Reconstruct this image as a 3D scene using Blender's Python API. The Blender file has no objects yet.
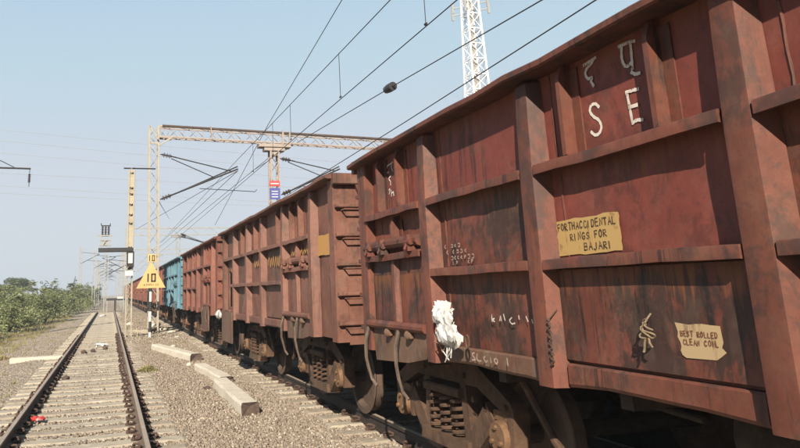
import bpy, bmesh, math, random
import numpy as np
from math import sin, cos, pi, radians, sqrt, atan2
from mathutils import Vector, Matrix, Euler

random.seed(7); RNG = np.random.default_rng(11)
SC = bpy.context.scene
COL = SC.collection

# ------------------------------------------------------------------ camera
CAM_H = 1.68
cd = bpy.data.cameras.new('camera'); cam = bpy.data.objects.new('camera', cd); COL.objects.link(cam)
cd.sensor_width = 36.0; cd.lens = 680/800*36.0
cd.shift_x = (400-310)/800; cd.shift_y = (140-224)/800
cd.clip_start = 0.05; cd.clip_end = 4000
cam.location = (0, 0, CAM_H)
cam.rotation_euler = (Matrix.Rotation(-0.28615557, 3, 'Z') @ Matrix.Rotation(pi/2+0.21380197, 3, 'X') @ Matrix.Rotation(radians(-1.8), 3, 'Z')).to_euler()
SC.camera = cam

# ------------------------------------------------------------------ sky, sun, exposure
SUN_EL = radians(30); SUN_AZ = radians(207)          # azimuth of the sun, clockwise from +Y
w = bpy.data.worlds.new("World"); SC.world = w; w.use_nodes = True
nt = w.node_tree; bg = nt.nodes['Background']
sky = nt.nodes.new('ShaderNodeTexSky'); sky.sky_type = 'NISHITA'; sky.sun_disc = False
sky.sun_elevation = SUN_EL; sky.sun_rotation = SUN_AZ
sky.air_density = 1.0; sky.dust_density = 0.4; sky.ozone_density = 1.0; sky.altitude = 0
hs = nt.nodes.new('ShaderNodeHueSaturation'); hs.inputs['Saturation'].default_value = 1.3
gam = nt.nodes.new('ShaderNodeGamma'); gam.inputs[1].default_value = 0.27      # whole sky evened out: milky, hazy air
tint = nt.nodes.new('ShaderNodeMix'); tint.data_type = 'RGBA'; tint.blend_type = 'MULTIPLY'; tint.inputs[0].default_value = 1; tint.inputs[7].default_value = (1.19, 1.31, 1.50, 1)
nt.links.new(sky.outputs[0], hs.inputs['Color']); nt.links.new(hs.outputs[0], gam.inputs[0]); nt.links.new(gam.outputs[0], tint.inputs[6])
cap = nt.nodes.new('ShaderNodeMix'); cap.data_type = 'RGBA'; cap.blend_type = 'DARKEN'; cap.inputs[0].default_value = 1; cap.inputs[7].default_value = (1.52, 1.72, 2.05, 1)
nt.links.new(tint.outputs[2], cap.inputs[6]); nt.links.new(cap.outputs[2], bg.inputs[0]); bg.inputs[1].default_value = 0.128
sd = bpy.data.lights.new('sun', 'SUN'); sd.energy = 5.0; sd.angle = radians(0.6); sd.color = (1.0, 0.89, 0.73)
sun = bpy.data.objects.new('sun', sd); COL.objects.link(sun)
to_sun = Vector((sin(SUN_AZ)*cos(SUN_EL), cos(SUN_AZ)*cos(SUN_EL), sin(SUN_EL)))
sun.rotation_euler = to_sun.to_track_quat('Z', 'Y').to_euler(); sun.location = (-20, -30, 40)
SC.view_settings.view_transform = 'Standard'; SC.view_settings.look = 'None'
SC.view_settings.gamma = 1; SC.view_settings.use_curve_mapping = False
SC.view_settings.exposure = 1.60
SC.cycles.volume_bounces = 3

# ------------------------------------------------------------------ materials
def newmat(name):
    m = bpy.data.materials.new(name); m.use_nodes = True
    nt = m.node_tree; b = nt.nodes['Principled BSDF']
    return m, nt, b
def N(nt, t, **kw):
    n = nt.nodes.new(t)
    for k, v in kw.items(): setattr(n, k, v)
    return n
def noise(nt, vec, scale, detail=6, rough=.6, dist=0.0):
    n = N(nt, 'ShaderNodeTexNoise'); n.inputs['Scale'].default_value = scale; n.inputs['Detail'].default_value = detail
    n.inputs['Roughness'].default_value = rough; n.inputs['Distortion'].default_value = dist
    nt.links.new(vec, n.inputs['Vector']); return n.outputs['Fac']
def ramp(nt, fac, stops):
    r = N(nt, 'ShaderNodeValToRGB'); e = r.color_ramp.elements
    while len(e) < len(stops): e.new(.5)
    for i, (p, c) in enumerate(stops):
        e[i].position = p; e[i].color = (*c, 1) if len(c) == 3 else c
    nt.links.new(fac, r.inputs[0]); return r.outputs[0]
def g(v): return (v, v, v)
def mix(nt, fac, a, b, mode='MIX'):
    n = N(nt, 'ShaderNodeMix', data_type='RGBA', blend_type=mode)
    for s, v in ((n.inputs[0], fac), (n.inputs[6], a), (n.inputs[7], b)):
        if hasattr(v, 'is_output'): nt.links.new(v, s)
        else: s.default_value = v if isinstance(v, (int, float)) else (*v, 1)
    return n.outputs[2]
def mapping(nt, vec, scale, loc=(0, 0, 0)):
    n = N(nt, 'ShaderNodeMapping'); n.inputs['Scale'].default_value = scale; n.inputs['Location'].default_value = loc
    nt.links.new(vec, n.inputs[0]); return n.outputs[0]
def bump(nt, b, h, strength=.3, dist=.01):
    n = N(nt, 'ShaderNodeBump'); n.inputs['Strength'].default_value = strength; n.inputs['Distance'].default_value = dist
    nt.links.new(h, n.inputs['Height']); nt.links.new(n.outputs[0], b.inputs['Normal'])
def coords(nt, which='Object'):
    return N(nt, 'ShaderNodeTexCoord').outputs[which]

def mat_paint(name, base, faded, dark, seed=0., rough=.62, dark_amt=.5, streak=.5, dust=(.30, .21, .15), dust_amt=.35, runs=0.):
    """weathered paint on steel: faded areas, dark vertical drips, dust, rust specks"""
    base, faded, dark, dust = (tuple(v*PK for v in c_) for c_ in (base, faded, dark, dust))
    m, nt, b = newmat(name)
    co = mapping(nt, coords(nt), (1, 1, 1), (seed, seed*1.7, seed*.6))
    n1 = noise(nt, co, 1.5, 12, .72, .3)
    c = mix(nt, ramp(nt, n1, [(.44, g(0)), (.57, g(1))]), base, faded)
    n0 = noise(nt, co, .5, 5, .6, .3)
    c = mix(nt, ramp(nt, n0, [(.42, g(0)), (.60, g(.5))]), c, tuple(v*.66 for v in base))
    n2 = noise(nt, mapping(nt, co, (1, 1, .7)), 2.2, 13, .76, .3)           # scuffed dirty patches with ragged edges
    c = mix(nt, ramp(nt, n2, [(.585-.11*dark_amt, g(0)), (.63-.09*dark_amt, g(.55*dark_amt+.25))]), c, dark)
    st = noise(nt, mapping(nt, co, (5.5, 5.5, .30)), 2.4, 9, .72, .35)       # run-down drips
    st2 = noise(nt, co, 1.0, 4)
    msk = mix(nt, 1.0, ramp(nt, st, [(.53, g(0)), (.60, g(1))]), ramp(nt, st2, [(.44, g(.04)), (.56, g(1))]), 'MULTIPLY')
    k = N(nt, 'ShaderNodeMath', operation='MULTIPLY'); k.inputs[1].default_value = streak; nt.links.new(msk, k.inputs[0])
    c = mix(nt, k.outputs[0], c, tuple(v*.42 for v in dark))
    du = noise(nt, mapping(nt, co, (1.3, 1.3, .9), (9, 3, 1)), 3.6, 13, .78)
    k2 = N(nt, 'ShaderNodeMath', operation='MULTIPLY'); k2.inputs[1].default_value = dust_amt
    nt.links.new(ramp(nt, du, [(.50, g(0)), (.60, g(1))]), k2.inputs[0])
    c = mix(nt, k2.outputs[0], c, dust)
    if runs:                                                               # orange rust weeping from the joints, in separate runs
        z = N(nt, 'ShaderNodeSeparateXYZ'); nt.links.new(coords(nt), z.inputs[0]); acc = None
        for z0, ln in ((2.99, .28), (2.37, .34), (1.75, .36)):
            mr = N(nt, 'ShaderNodeMapRange'); mr.inputs[1].default_value = z0-ln; mr.inputs[2].default_value = z0; nt.links.new(z.outputs[2], mr.inputs[0])
            lt = N(nt, 'ShaderNodeMath', operation='LESS_THAN'); lt.inputs[1].default_value = z0+.03; nt.links.new(z.outputs[2], lt.inputs[0])
            mu = N(nt, 'ShaderNodeMath', operation='MULTIPLY'); nt.links.new(mr.outputs[0], mu.inputs[0]); nt.links.new(lt.outputs[0], mu.inputs[1])
            if acc is None: acc = mu.outputs[0]
            else:
                gt = N(nt, 'ShaderNodeMath', operation='MULTIPLY'); g2 = N(nt, 'ShaderNodeMath', operation='LESS_THAN'); g2.inputs[1].default_value = z0+.03; nt.links.new(z.outputs[2], g2.inputs[0])
                inv = N(nt, 'ShaderNodeMath', operation='SUBTRACT'); inv.inputs[0].default_value = 1; nt.links.new(g2.outputs[0], inv.inputs[1]); nt.links.new(acc, gt.inputs[0]); nt.links.new(inv.outputs[0], gt.inputs[1])
                ad = N(nt, 'ShaderNodeMath', operation='ADD'); nt.links.new(gt.outputs[0], ad.inputs[0]); nt.links.new(mu.outputs[0], ad.inputs[1]); acc = ad.outputs[0]
        rn = noise(nt, mapping(nt, co, (7, 7, .22), (4, 4, 4)), 2.6, 8, .7, .25)
        su = N(nt, 'ShaderNodeMath', operation='MULTIPLY_ADD'); su.inputs[1].default_value = .30; nt.links.new(acc, su.inputs[0]); nt.links.new(rn, su.inputs[2])
        c = mix(nt, ramp(nt, su.outputs[0], [(.70, g(0)), (.80, g(runs))]), c, (.30*PK, .105*PK, .035*PK))
    sc1 = noise(nt, mapping(nt, co, (3, 3, 16), (2, 5, 7)), 3.0, 9, .7, .2)     # level scrapes showing rust
    c = mix(nt, ramp(nt, sc1, [(.62, g(0)), (.66, g(.55))]), c, (.19*PK, .075*PK, .035*PK))
    sp = noise(nt, co, 30, 6, .75)
    c = mix(nt, ramp(nt, sp, [(.58, g(0)), (.66, g(.65))]), c, (.045, .020, .014))
    fine = noise(nt, co, 14, 8, .7)
    c = mix(nt, .28, c, ramp(nt, fine, [(.3, g(.25)), (.7, g(.85))]), 'OVERLAY')
    nt.links.new(c, b.inputs['Base Color'])
    rr = ramp(nt, du, [(.3, g(rough-.12)), (.7, g(min(.95, rough+.2)))])
    nt.links.new(rr, b.inputs['Roughness']); b.inputs['Specular IOR Level'].default_value = .35
    hb = mix(nt, .5, n2, fine)
    bump(nt, b, hb, .35, .012)
    return m

def mat_plain(name, base, var=.35, scale=8, rough=.8, metallic=0., seed=0., bumps=.3, bdist=.006, second=None, spec=.3, k=.49):
    base = tuple(v*k for v in base); second = second and tuple(v*k for v in second)
    m, nt, b = newmat(name)
    co = mapping(nt, coords(nt), (1, 1, 1), (seed, seed, seed))
    n1 = noise(nt, co, scale, 8, .68); n2 = noise(nt, co, scale*.17, 5, .6)
    lo = tuple(v*(1-var) for v in base); hi = second or tuple(min(1, v*(1+var)) for v in base)
    c = mix(nt, ramp(nt, n1, [(.3, g(0)), (.7, g(1))]), lo, hi)
    c = mix(nt, ramp(nt, n2, [(.35, g(0)), (.65, g(.45))]), c, tuple(v*(1-var*.9) for v in base))
    nt.links.new(c, b.inputs['Base Color']); b.inputs['Roughness'].default_value = rough
    b.inputs['Metallic'].default_value = metallic; b.inputs['Specular IOR Level'].default_value = spec
    bump(nt, b, n1, bumps, bdist)
    return m

PK = .42
M = {}
M['rust']    = mat_paint('rust_red_paint', (.26, .066, .034), (.31, .088, .048), (.055, .024, .017), 0.0, dust_amt=.15, dark_amt=.6, streak=.8, runs=.7)
M['maroon']  = mat_paint('maroon_paint', (.245, .053, .037), (.30, .070, .048), (.07, .022, .018), 3.1, dark_amt=.45, streak=.7, dust_amt=.12, runs=.6)
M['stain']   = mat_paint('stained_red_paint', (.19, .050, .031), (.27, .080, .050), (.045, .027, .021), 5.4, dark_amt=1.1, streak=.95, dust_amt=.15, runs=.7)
M['post']    = mat_paint('post_paint', (.205, .060, .035), (.245, .080, .047), (.055, .035, .030), 8.8, dark_amt=.75, streak=.85, dust_amt=.10)
M['sill']    = mat_paint('dusty_sill_paint', (.20, .095, .060), (.225, .135, .09), (.085, .06, .042), 2.2, dark_amt=.6, dust=(.24, .175, .12), dust_amt=.7)
M['brown']   = mat_paint('faded_brown_paint', (.245, .096, .062), (.29, .122, .085), (.085, .042, .030), 12., dark_amt=.5, dust_amt=.3)
M['brown2']  = mat_paint('stained_brown_paint', (.23, .094, .060), (.28, .125, .086), (.07, .042, .030), 16., dark_amt=.8, streak=.8)
M['orange']  = mat_paint('orange_red_paint', (.26, .074, .045), (.29, .095, .06), (.10, .042, .032), 22., dark_amt=.4, streak=.5)
M['blue']    = mat_paint('sky_blue_paint', (.095, .27, .37), (.17, .36, .44), (.06, .13, .17), 31., dark_amt=.4, streak=.5, dust_amt=.35)
M['under']   = mat_plain('underframe_dirt', (.06, .042, .032), .5, 9, .9, seed=2, bumps=.6, second=(.12, .082, .06))
M['bogie']   = mat_plain('bogie_dust', (.10, .054, .033), .5, 7, .9, seed=4, bumps=.8, second=(.225, .128, .078))
M['strap']   = mat_plain('dusty_strap', (.14, .095, .07), .45, 9, .9, seed=4, second=(.24, .175, .13))
M['axlebox'] = mat_plain('axle_box_rust', (.24, .125, .06), .5, 11, .85, seed=6, second=(.32, .18, .10))
M['wheel']   = mat_plain('wheel_steel', (.13, .085, .062), .4, 6, .7, seed=7, second=(.21, .14, .105))
M['tread']   = mat_plain('worn_tread', (.16, .13, .11), .3, 6, .45, .6, seed=7)
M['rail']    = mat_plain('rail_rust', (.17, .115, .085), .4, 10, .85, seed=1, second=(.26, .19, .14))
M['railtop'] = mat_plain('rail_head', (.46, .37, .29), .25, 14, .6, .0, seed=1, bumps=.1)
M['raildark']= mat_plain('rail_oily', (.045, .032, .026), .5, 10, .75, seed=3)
M['clip']    = mat_plain('clip_rust', (.105, .062, .045), .5, 20, .85, seed=1)
M['sleeper'] = mat_plain('sleeper_concrete', (.53, .46, .36), .3, 7, .95, seed=1, bumps=.5, second=(.64, .57, .455))
M['sleeper2']= mat_plain('sleeper_dusty', (.44, .37, .285), .3, 7, .95, seed=5, bumps=.5, second=(.54, .46, .36))
M['concrete']= mat_plain('block_concrete', (.74, .66, .53), .16, 9, .95, seed=9, bumps=.6, second=(.86, .79, .67))
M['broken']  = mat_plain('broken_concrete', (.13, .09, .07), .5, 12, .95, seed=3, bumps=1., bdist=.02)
M['galv']    = mat_plain('galvanised_cream', (.56, .50, .40), .18, 5, .6, .1, seed=4, second=(.66, .60, .50), k=.42)
M['galv2']   = mat_plain('galvanised_pink', (.56, .46, .40), .22, 5, .65, .1, seed=8, second=(.66, .56, .49), k=.42)
M['galv3']   = mat_plain('galvanised_grey', (.42, .42, .40), .2, 4, .6, .2, seed=8)
M['mastY']   = mat_plain('mast_cream', (.60, .53, .41), .25, 4, .7, .05, seed=2, second=(.68, .62, .48), k=.42)
M['black']   = mat_plain('black_steel', (.035, .033, .034), .4, 9, .6, seed=1)
M['insul']   = mat_plain('insulator_brown', (.05, .030, .026), .3, 9, .3, seed=1)
M['wire']    = mat_plain('wire_copper', (.045, .042, .045), .3, 3, .55, .3, seed=1)
M['fwire']   = mat_plain('power_line', (.55, .56, .58), .2, 3, .5, .4, seed=1)
M['white']   = mat_plain('white_paint', (.78, .76, .72), .10, 8, .6, seed=1)
M['tower']   = mat_plain('tower_white', (.80, .81, .83), .06, 1, .5, seed=1, k=.62)
M['yellow']  = mat_plain('sign_yellow', (.74, .49, .19), .10, 8, .5, seed=1, second=(.80, .56, .25))
M['ink']     = mat_plain('black_paint', (.03, .025, .02), .2, 8, .6, seed=1)
M['oldink']  = mat_plain('faded_ink', (.10, .065, .035), .5, 30, .8, seed=2)
M['redink']  = mat_plain('brown_red_ink', (.22, .075, .04), .4, 30, .8, seed=2)
M['red']     = mat_plain('red_plate', (.62, .09, .10), .2, 5, .5, seed=1)
M['blueP']   = mat_plain('blue_plate', (.10, .13, .42), .2, 5, .5, seed=1)
M['chalk']   = mat_plain('white_lettering', (.74, .69, .63), .38, 26, .85, seed=1, bumps=.05)
def mat_worn(name, base, under, thr, seed):
    m, nt, b = newmat(name); co = mapping(nt, coords(nt), (1, 1, 1), (seed, 0, 0))
    n1 = noise(nt, co, 22, 10, .75); n2 = noise(nt, mapping(nt, co, (1, 1, .3)), 9, 8, .7)
    c = mix(nt, ramp(nt, n1, [(thr, g(0)), (thr+.06, g(1))]), base, under)
    c = mix(nt, ramp(nt, n2, [(.50, g(0)), (.66, g(.6))]), c, under)
    nt.links.new(c, b.inputs['Base Color']); b.inputs['Roughness'].default_value = .85; return m
M['chalk']   = mat_worn('worn_white_paint', (.40, .37, .335), (.13, .045, .034), .56, 2)
M['chalk2']  = mat_plain('faint_lettering', (.48, .36, .30), .35, 25, .85, seed=1)
M['bag']     = mat_plain('white_plastic', (.80, .78, .76), .16, 14, .5, seed=1, spec=.2, k=.46)
M['ropeM']   = mat_plain('jute', (.27, .20, .125), .4, 60, .95, seed=1)
M['string']  = mat_plain('pink_string', (.42, .22, .18), .2, 20, .8, seed=1)
M['trash_r'] = mat_plain('red_wrapper', (.55, .05, .04), .2, 20, .35, seed=1)

def mat_notice(name, base, worn, seed):
    m, nt, b = newmat(name); co = mapping(nt, coords(nt), (1, 1, 1), (seed, 0, 0))
    n1 = noise(nt, co, 6, 8, .7, .6); n2 = noise(nt, mapping(nt, co, (1, 1, .35)), 9, 6, .7)
    c = mix(nt, ramp(nt, n1, [(.58, g(0)), (.66, g(1))]), base, worn)
    c = mix(nt, ramp(nt, n2, [(.60, g(0)), (.70, g(.85))]), c, (.07, .035, .022))
    nt.links.new(c, b.inputs['Base Color']); b.inputs['Roughness'].default_value = .8
    bump(nt, b, n1, .2, .004); return m
M['notice'] = mat_notice('yellow_notice_paint', (.27, .175, .062), (.16, .09, .036), 1.3)
M['notice2'] = mat_notice('faded_yellow_paint', (.27, .14, .04), (.20, .10, .04), 4.)
M['paper'] = mat_notice('old_paper', (.27, .195, .105), (.17, .11, .055), 7.3)

def mat_ground():
    m, nt, b = newmat('dusty_earth'); co = coords(nt)
    n1 = noise(nt, co, .12, 8, .65); n2 = noise(nt, co, 1.3, 8, .7); n3 = noise(nt, co, 14, 6, .7)
    c = mix(nt, ramp(nt, n2, [(.35, g(0)), (.65, g(1))]), (0.198, 0.158, 0.117), (0.279, 0.225, 0.171))
    c = mix(nt, ramp(nt, n1, [(.50, g(0)), (.64, g(.6))]), c, (.115, .105, .06))
    c = mix(nt, .35, c, ramp(nt, n3, [(.3, g(.2)), (.7, g(.8))]), 'OVERLAY')
    nt.links.new(c, b.inputs['Base Color']); b.inputs['Roughness'].default_value = .95
    b.inputs['Specular IOR Level'].default_value = .1
    bump(nt, b, mix(nt, .5, n2, n3), .6, .03); return m
M['ground'] = mat_ground()
M['bank_shade'] = mat_plain('painted_bank_shade', (.05, .042, .036), .5, 6, .95, seed=3, bumps=.8, bdist=.03)  # near-black colour paints in the shade seen beneath the wagons
def mat_ballast():
    m, nt, b = newmat('ballast_bed'); co = coords(nt)
    v = N(nt, 'ShaderNodeTexVoronoi'); v.inputs['Scale'].default_value = 17; v.inputs['Randomness'].default_value = 1
    nt.links.new(co, v.inputs['Vector'])
    sep = N(nt, 'ShaderNodeSeparateColor'); nt.links.new(v.outputs['Color'], sep.inputs[0])
    n1 = noise(nt, co, .5, 6, .6); n2 = noise(nt, co, 5, 6, .7)
    c = ramp(nt, sep.outputs[0], [(0, (0.149, 0.122, 0.095)), (.5, (0.225, 0.189, 0.149)), (1, (0.306, 0.261, 0.207))])
    c = mix(nt, ramp(nt, n1, [(.42, g(0)), (.66, g(.65))]), c, (.27, .215, .16))
    c = mix(nt, ramp(nt, n2, [(.55, g(0)), (.75, g(.5))]), c, (.12, .095, .072))
    nt.links.new(c, b.inputs['Base Color']); b.inputs['Roughness'].default_value = .95
    b.inputs['Specular IOR Level'].default_value = .15
    inv = N(nt, 'ShaderNodeMath', operation='SUBTRACT'); inv.inputs[0].default_value = 1; nt.links.new(v.outputs['Distance'], inv.inputs[1])
    bump(nt, b, inv.outputs[0], .9, .05); return m
M['ballast'] = mat_ballast()
def mat_stone():
    m, nt, b = newmat('ballast_stone')
    gi = N(nt, 'ShaderNodeNewGeometry').outputs['Random Per Island']
    c = ramp(nt, gi, [(0, (0.099, 0.079, 0.063)), (.3, (0.144, 0.117, 0.091)), (.6, (0.171, 0.140, 0.110)), (.85, (0.203, 0.168, 0.133)), (1, (0.270, 0.230, 0.186))])
    n2 = noise(nt, coords(nt), 30, 5, .7)
    c = mix(nt, .4, c, ramp(nt, n2, [(.3, g(.25)), (.7, g(.75))]), 'OVERLAY')
    nt.links.new(c, b.inputs['Base Color']); b.inputs['Roughness'].default_value = .95
    b.inputs['Specular IOR Level'].default_value = .15; return m
M['stone'] = mat_stone()
def mat_leaf(name, a, bb, c3):
    m, nt, b = newmat(name)
    gi = N(nt, 'ShaderNodeNewGeometry').outputs['Random Per Island']
    n1 = noise(nt, coords(nt), 1.6, 4, .6)
    c = ramp(nt, gi, [(0, a), (.55, bb), (1, c3)])
    c = mix(nt, ramp(nt, n1, [(.4, g(0)), (.7, g(.5))]), c, c3)
    nt.links.new(c, b.inputs['Base Color']); b.inputs['Roughness'].default_value = .75
    b.inputs['Specular IOR Level'].default_value = .2
    t = N(nt, 'ShaderNodeBsdfTranslucent'); nt.links.new(c, t.inputs[0])
    ms = N(nt, 'ShaderNodeMixShader'); ms.inputs[0].default_value = .25
    out = nt.nodes['Material Output']
    nt.links.new(b.outputs[0], ms.inputs[1]); nt.links.new(t.outputs[0], ms.inputs[2]); nt.links.new(ms.outputs[0], out.inputs[0])
    return m
M['leafA'] = mat_leaf('acacia_leaf', (.11, .135, .055), (.175, .205, .09), (.25, .26, .135))
M['leafB'] = mat_leaf('dark_leaf', (.04, .06, .03), (.06, .085, .042), (.09, .11, .06))
M['leafC'] = mat_leaf('dry_leaf', (.15, .115, .055), (.21, .165, .08), (.27, .215, .12))
M['grass'] = mat_leaf('dry_grass', (.16, .13, .06), (.25, .20, .10), (.15, .16, .06))
M['bark'] = mat_plain('bark', (.12, .09, .065), .4, 12, .95)

# ------------------------------------------------------------------ mesh helpers
class MB:
    def __init__(s): s.v = []; s.f = []; s.mi = []; s.mats = []; s.cur = 0
    def use(s, mat):
        if mat not in s.mats: s.mats.append(mat)
        s.cur = s.mats.index(mat); return s
    def add(s, vs, fs):
        o = len(s.v); s.v += [tuple(v) for v in vs]
        for f in fs: s.f.append(tuple(o+i for i in f)); s.mi.append(s.cur)
        return s
    def box(s, x0, x1, y0, y1, z0, z1):
        return s.add([(x0, y0, z0), (x1, y0, z0), (x1, y1, z0), (x0, y1, z0), (x0, y0, z1), (x1, y0, z1), (x1, y1, z1), (x0, y1, z1)],
                     [(0, 3, 2, 1), (4, 5, 6, 7), (0, 1, 5, 4), (1, 2, 6, 5), (2, 3, 7, 6), (3, 0, 4, 7)])
    def prism(s, poly, axis, a, b, poly2=None):
        """polygon in the two other axes (order x,y,z) extruded along axis from a to b"""
        def P(p, t):
            return {'x': (t, p[0], p[1]), 'y': (p[0], t, p[1]), 'z': (p[0], p[1], t)}[axis]
        n = len(poly); q = poly2 or poly
        vs = [P(p, a) for p in poly]+[P(p, b) for p in q]
        fs = [tuple(range(n))[::-1], tuple(range(n, 2*n))]+[(i, (i+1) % n, n+(i+1) % n, n+i) for i in range(n)]
        return s.add(vs, fs)
    def cbox(s, x0, x1, y0, y1, z0, z1, axis='y', c=.008):
        r = {'x': (y0, y1, z0, z1), 'y': (x0, x1, z0, z1), 'z': (x0, x1, y0, y1)}[axis]
        t = {'x': (x0, x1), 'y': (y0, y1), 'z': (z0, z1)}[axis]
        a0, a1, b0, b1 = r
        return s.prism([(a0+c, b0), (a1-c, b0), (a1, b0+c), (a1, b1-c), (a1-c, b1), (a0+c, b1), (a0, b1-c), (a0, b0+c)], axis, *t)
    def tube(s, pts, r, n=8, r2=None, cap=True):
        pts = [Vector(p) for p in pts]; m = len(pts); vs = []; fs = []; up = Vector((.31, .17, .93)).normalized()
        for i, p in enumerate(pts):
            t = (pts[min(i+1, m-1)]-pts[max(i-1, 0)])
            t = t.normalized() if t.length > 1e-9 else Vector((0, 0, 1))
            if abs(t.dot(up)) > .97: u0 = Vector((1, 0, 0))
            else: u0 = up
            a = t.cross(u0).normalized(); b = t.cross(a)
            rr = r if r2 is None else r+(r2-r)*i/(m-1)
            for k in range(n):
                an = 2*pi*k/n; vs.append(p+a*cos(an)*rr+b*sin(an)*rr)
        for i in range(m-1):
            for k in range(n): fs.append((i*n+k, i*n+(k+1) % n, (i+1)*n+(k+1) % n, (i+1)*n+k))
        if cap: fs += [tuple(range(n))[::-1], tuple(range((m-1)*n, m*n))]
        return s.add(vs, fs)
    def bar(s, p, q, w=.05, h=None):
        """square bar between two points"""
        h = h or w; p = Vector(p); q = Vector(q); t = (q-p).normalized()
        u = Vector((0, 0, 1)) if abs(t.z) < .95 else Vector((1, 0, 0))
        a = t.cross(u).normalized()*w/2; b = t.cross(a).normalized()*h/2
        vs = [p-a-b, p+a-b, p+a+b, p-a+b, q-a-b, q+a-b, q+a+b, q-a+b]
        return s.add(vs, [(0, 3, 2, 1), (4, 5, 6, 7), (0, 1, 5, 4), (1, 2, 6, 5), (2, 3, 7, 6), (3, 0, 4, 7)])
    def lathe(s, prof, c, axis='x', n=24):
        """prof: (along, radius)"""
        vs = []; fs = []; m = len(prof)
        for a, r in prof:
            for k in range(n):
                an = 2*pi*k/n; u, w_ = r*cos(an), r*sin(an)
                vs.append({'x': (c[0]+a, c[1]+u, c[2]+w_), 'y': (c[0]+u, c[1]+a, c[2]+w_), 'z': (c[0]+u, c[1]+w_, c[2]+a)}[axis])
        for i in range(m-1):
            for k in range(n): fs.append((i*n+k, i*n+(k+1) % n, (i+1)*n+(k+1) % n, (i+1)*n+k))
        fs += [tuple(range(n))[::-1], tuple(range((m-1)*n, m*n))]
        return s.add(vs, fs)
    def ribbon(s, pts, x, wd, curve=True):
        """flat painted stroke on a plane x = const, pts (y,z)"""
        if len(pts) > 2 and curve:
            q = []; P_ = [Vector(p) for p in pts]; P_ = [P_[0]*2-P_[1]]+P_+[P_[-1]*2-P_[-2]]
            for i in range(1, len(P_)-2):
                a, b, c, d = P_[i-1:i+3]
                for k in range(5):
                    t = k/5; q.append(.5*((2*b)+(c-a)*t+(2*a-5*b+4*c-d)*t*t+(3*b-a-3*c+d)*t**3))
            pts = q+[P_[-2]]
        n = len(pts)
        L = []; R_ = []
        for i in range(n):
            a = Vector(pts[max(i-1, 0)]); b = Vector(pts[min(i+1, n-1)]); t = (b-a).normalized(); q = Vector((-t.y, t.x))
            p = Vector(pts[i]); k = wd/2*(1+.14*sin(i*1.9))
            if i == 0: p = p-t*wd*.3
            if i == n-1: p = p+t*wd*.3
            L.append(p+q*k); R_.append(p-q*k)
        vs = [(x, p.x, p.y) for p in L]+[(x, p.x, p.y) for p in R_]
        return s.add(vs, [(i, i+1, n+i+1, n+i) for i in range(n-1)])
    def mesh(s, name, smooth=True, ang=35):
        me = bpy.data.meshes.new(name); me.from_pydata(s.v, [], s.f)
        for m in s.mats: me.materials.append(m)
        me.polygons.foreach_set('material_index', s.mi)
        bm = bmesh.new(); bm.from_mesh(me); bmesh.ops.recalc_face_normals(bm, faces=bm.faces); bm.to_mesh(me); bm.free()
        if smooth:
            me.polygons.foreach_set('use_smooth', [True]*len(me.polygons)); me.set_sharp_from_angle(angle=radians(ang))
        me.update(); return me
    def build(s, name, mat=None, parent=None, loc=(0, 0, 0), smooth=True):
        if mat is not None:
            if not s.mats: s.mats = [mat]
        o = bpy.data.objects.new(name, s.mesh(name, smooth)); COL.objects.link(o)
        o.location = loc
        if parent is not None: o.parent = parent
        return o
def tag(o, label=None, cat=None, group=None, kind=None):
    if label: o['label'] = label
    if cat: o['category'] = cat
    if group: o['group'] = group
    if kind: o['kind'] = kind
    return o
def empty(name, loc=(0, 0, 0), parent=None):
    o = bpy.data.objects.new(name, None); COL.objects.link(o); o.location = loc; o.empty_display_size = .2
    if parent is not None: o.parent = parent
    return o
def inst(name, me, parent=None, loc=(0, 0, 0), rot=(0, 0, 0), scale=None):
    o = bpy.data.objects.new(name, me); COL.objects.link(o); o.location = loc; o.rotation_euler = rot
    if scale: o.scale = scale
    if parent is not None: o.parent = parent
    return o
def children(o): return [c for c in bpy.data.objects if c.parent == o]
def copy_tree(o, kids, parent=None):
    c = o.copy(); COL.objects.link(c); c.parent = parent
    for ch in kids.get(o, []): copy_tree(ch, kids, c)
    return c
def kid_map():
    d = {}
    for o in bpy.data.objects:
        if o.parent: d.setdefault(o.parent, []).append(o)
    return d
def raw_mesh(name, V, F, mat, nv=3, smooth=False):
    """numpy vertices (n,3) and faces (m,nv)"""
    me = bpy.data.meshes.new(name); m = len(F)
    me.vertices.add(len(V)); me.vertices.foreach_set('co', np.asarray(V, np.float32).ravel())
    me.loops.add(m*nv); me.loops.foreach_set('vertex_index', np.asarray(F, np.int32).ravel())
    me.polygons.add(m); me.polygons.foreach_set('loop_start', np.arange(0, m*nv, nv, dtype=np.int32))
    me.materials.append(mat); me.update(calc_edges=True); me.validate()
    if smooth: me.polygons.foreach_set('use_smooth', [True]*m)
    return me
def text_mesh(txt, size):
    cu = bpy.data.curves.new('t', 'FONT'); cu.body = txt; cu.size = size; cu.align_x = 'CENTER'; cu.align_y = 'CENTER'; cu.resolution_u = 2
    ob = bpy.data.objects.new('t', cu); COL.objects.link(ob)
    dg = bpy.context.evaluated_depsgraph_get(); me = bpy.data.meshes.new_from_object(ob.evaluated_get(dg))
    bpy.data.objects.remove(ob); bpy.data.curves.remove(cu); return me
def vnoise(x, y, s=0):
    return (sin(x*1.7+s)*cos(y*2.3+s*1.3)+.5*sin(x*4.1-y*3.3+s*2)+.25*sin(x*9.3+y*7.7+s*3))/1.75

ORD = ['first', 'second', 'third', 'fourth', 'fifth', 'sixth', 'seventh', 'eighth', 'ninth', 'tenth', 'eleventh', 'twelfth', 'thirteenth', 'fourteenth', 'fifteenth', 'sixteenth', 'seventeenth', 'eighteenth']
# ------------------------------------------------------------------ layout constants
RAIL_L, RAIL_R = -1.20, 0.46            # near track
TR_L, TR_R = 3.45, 5.11                 # train track
TC = 4.28                               # train track centre
SLP = .553                              # sleeper spacing

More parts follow.
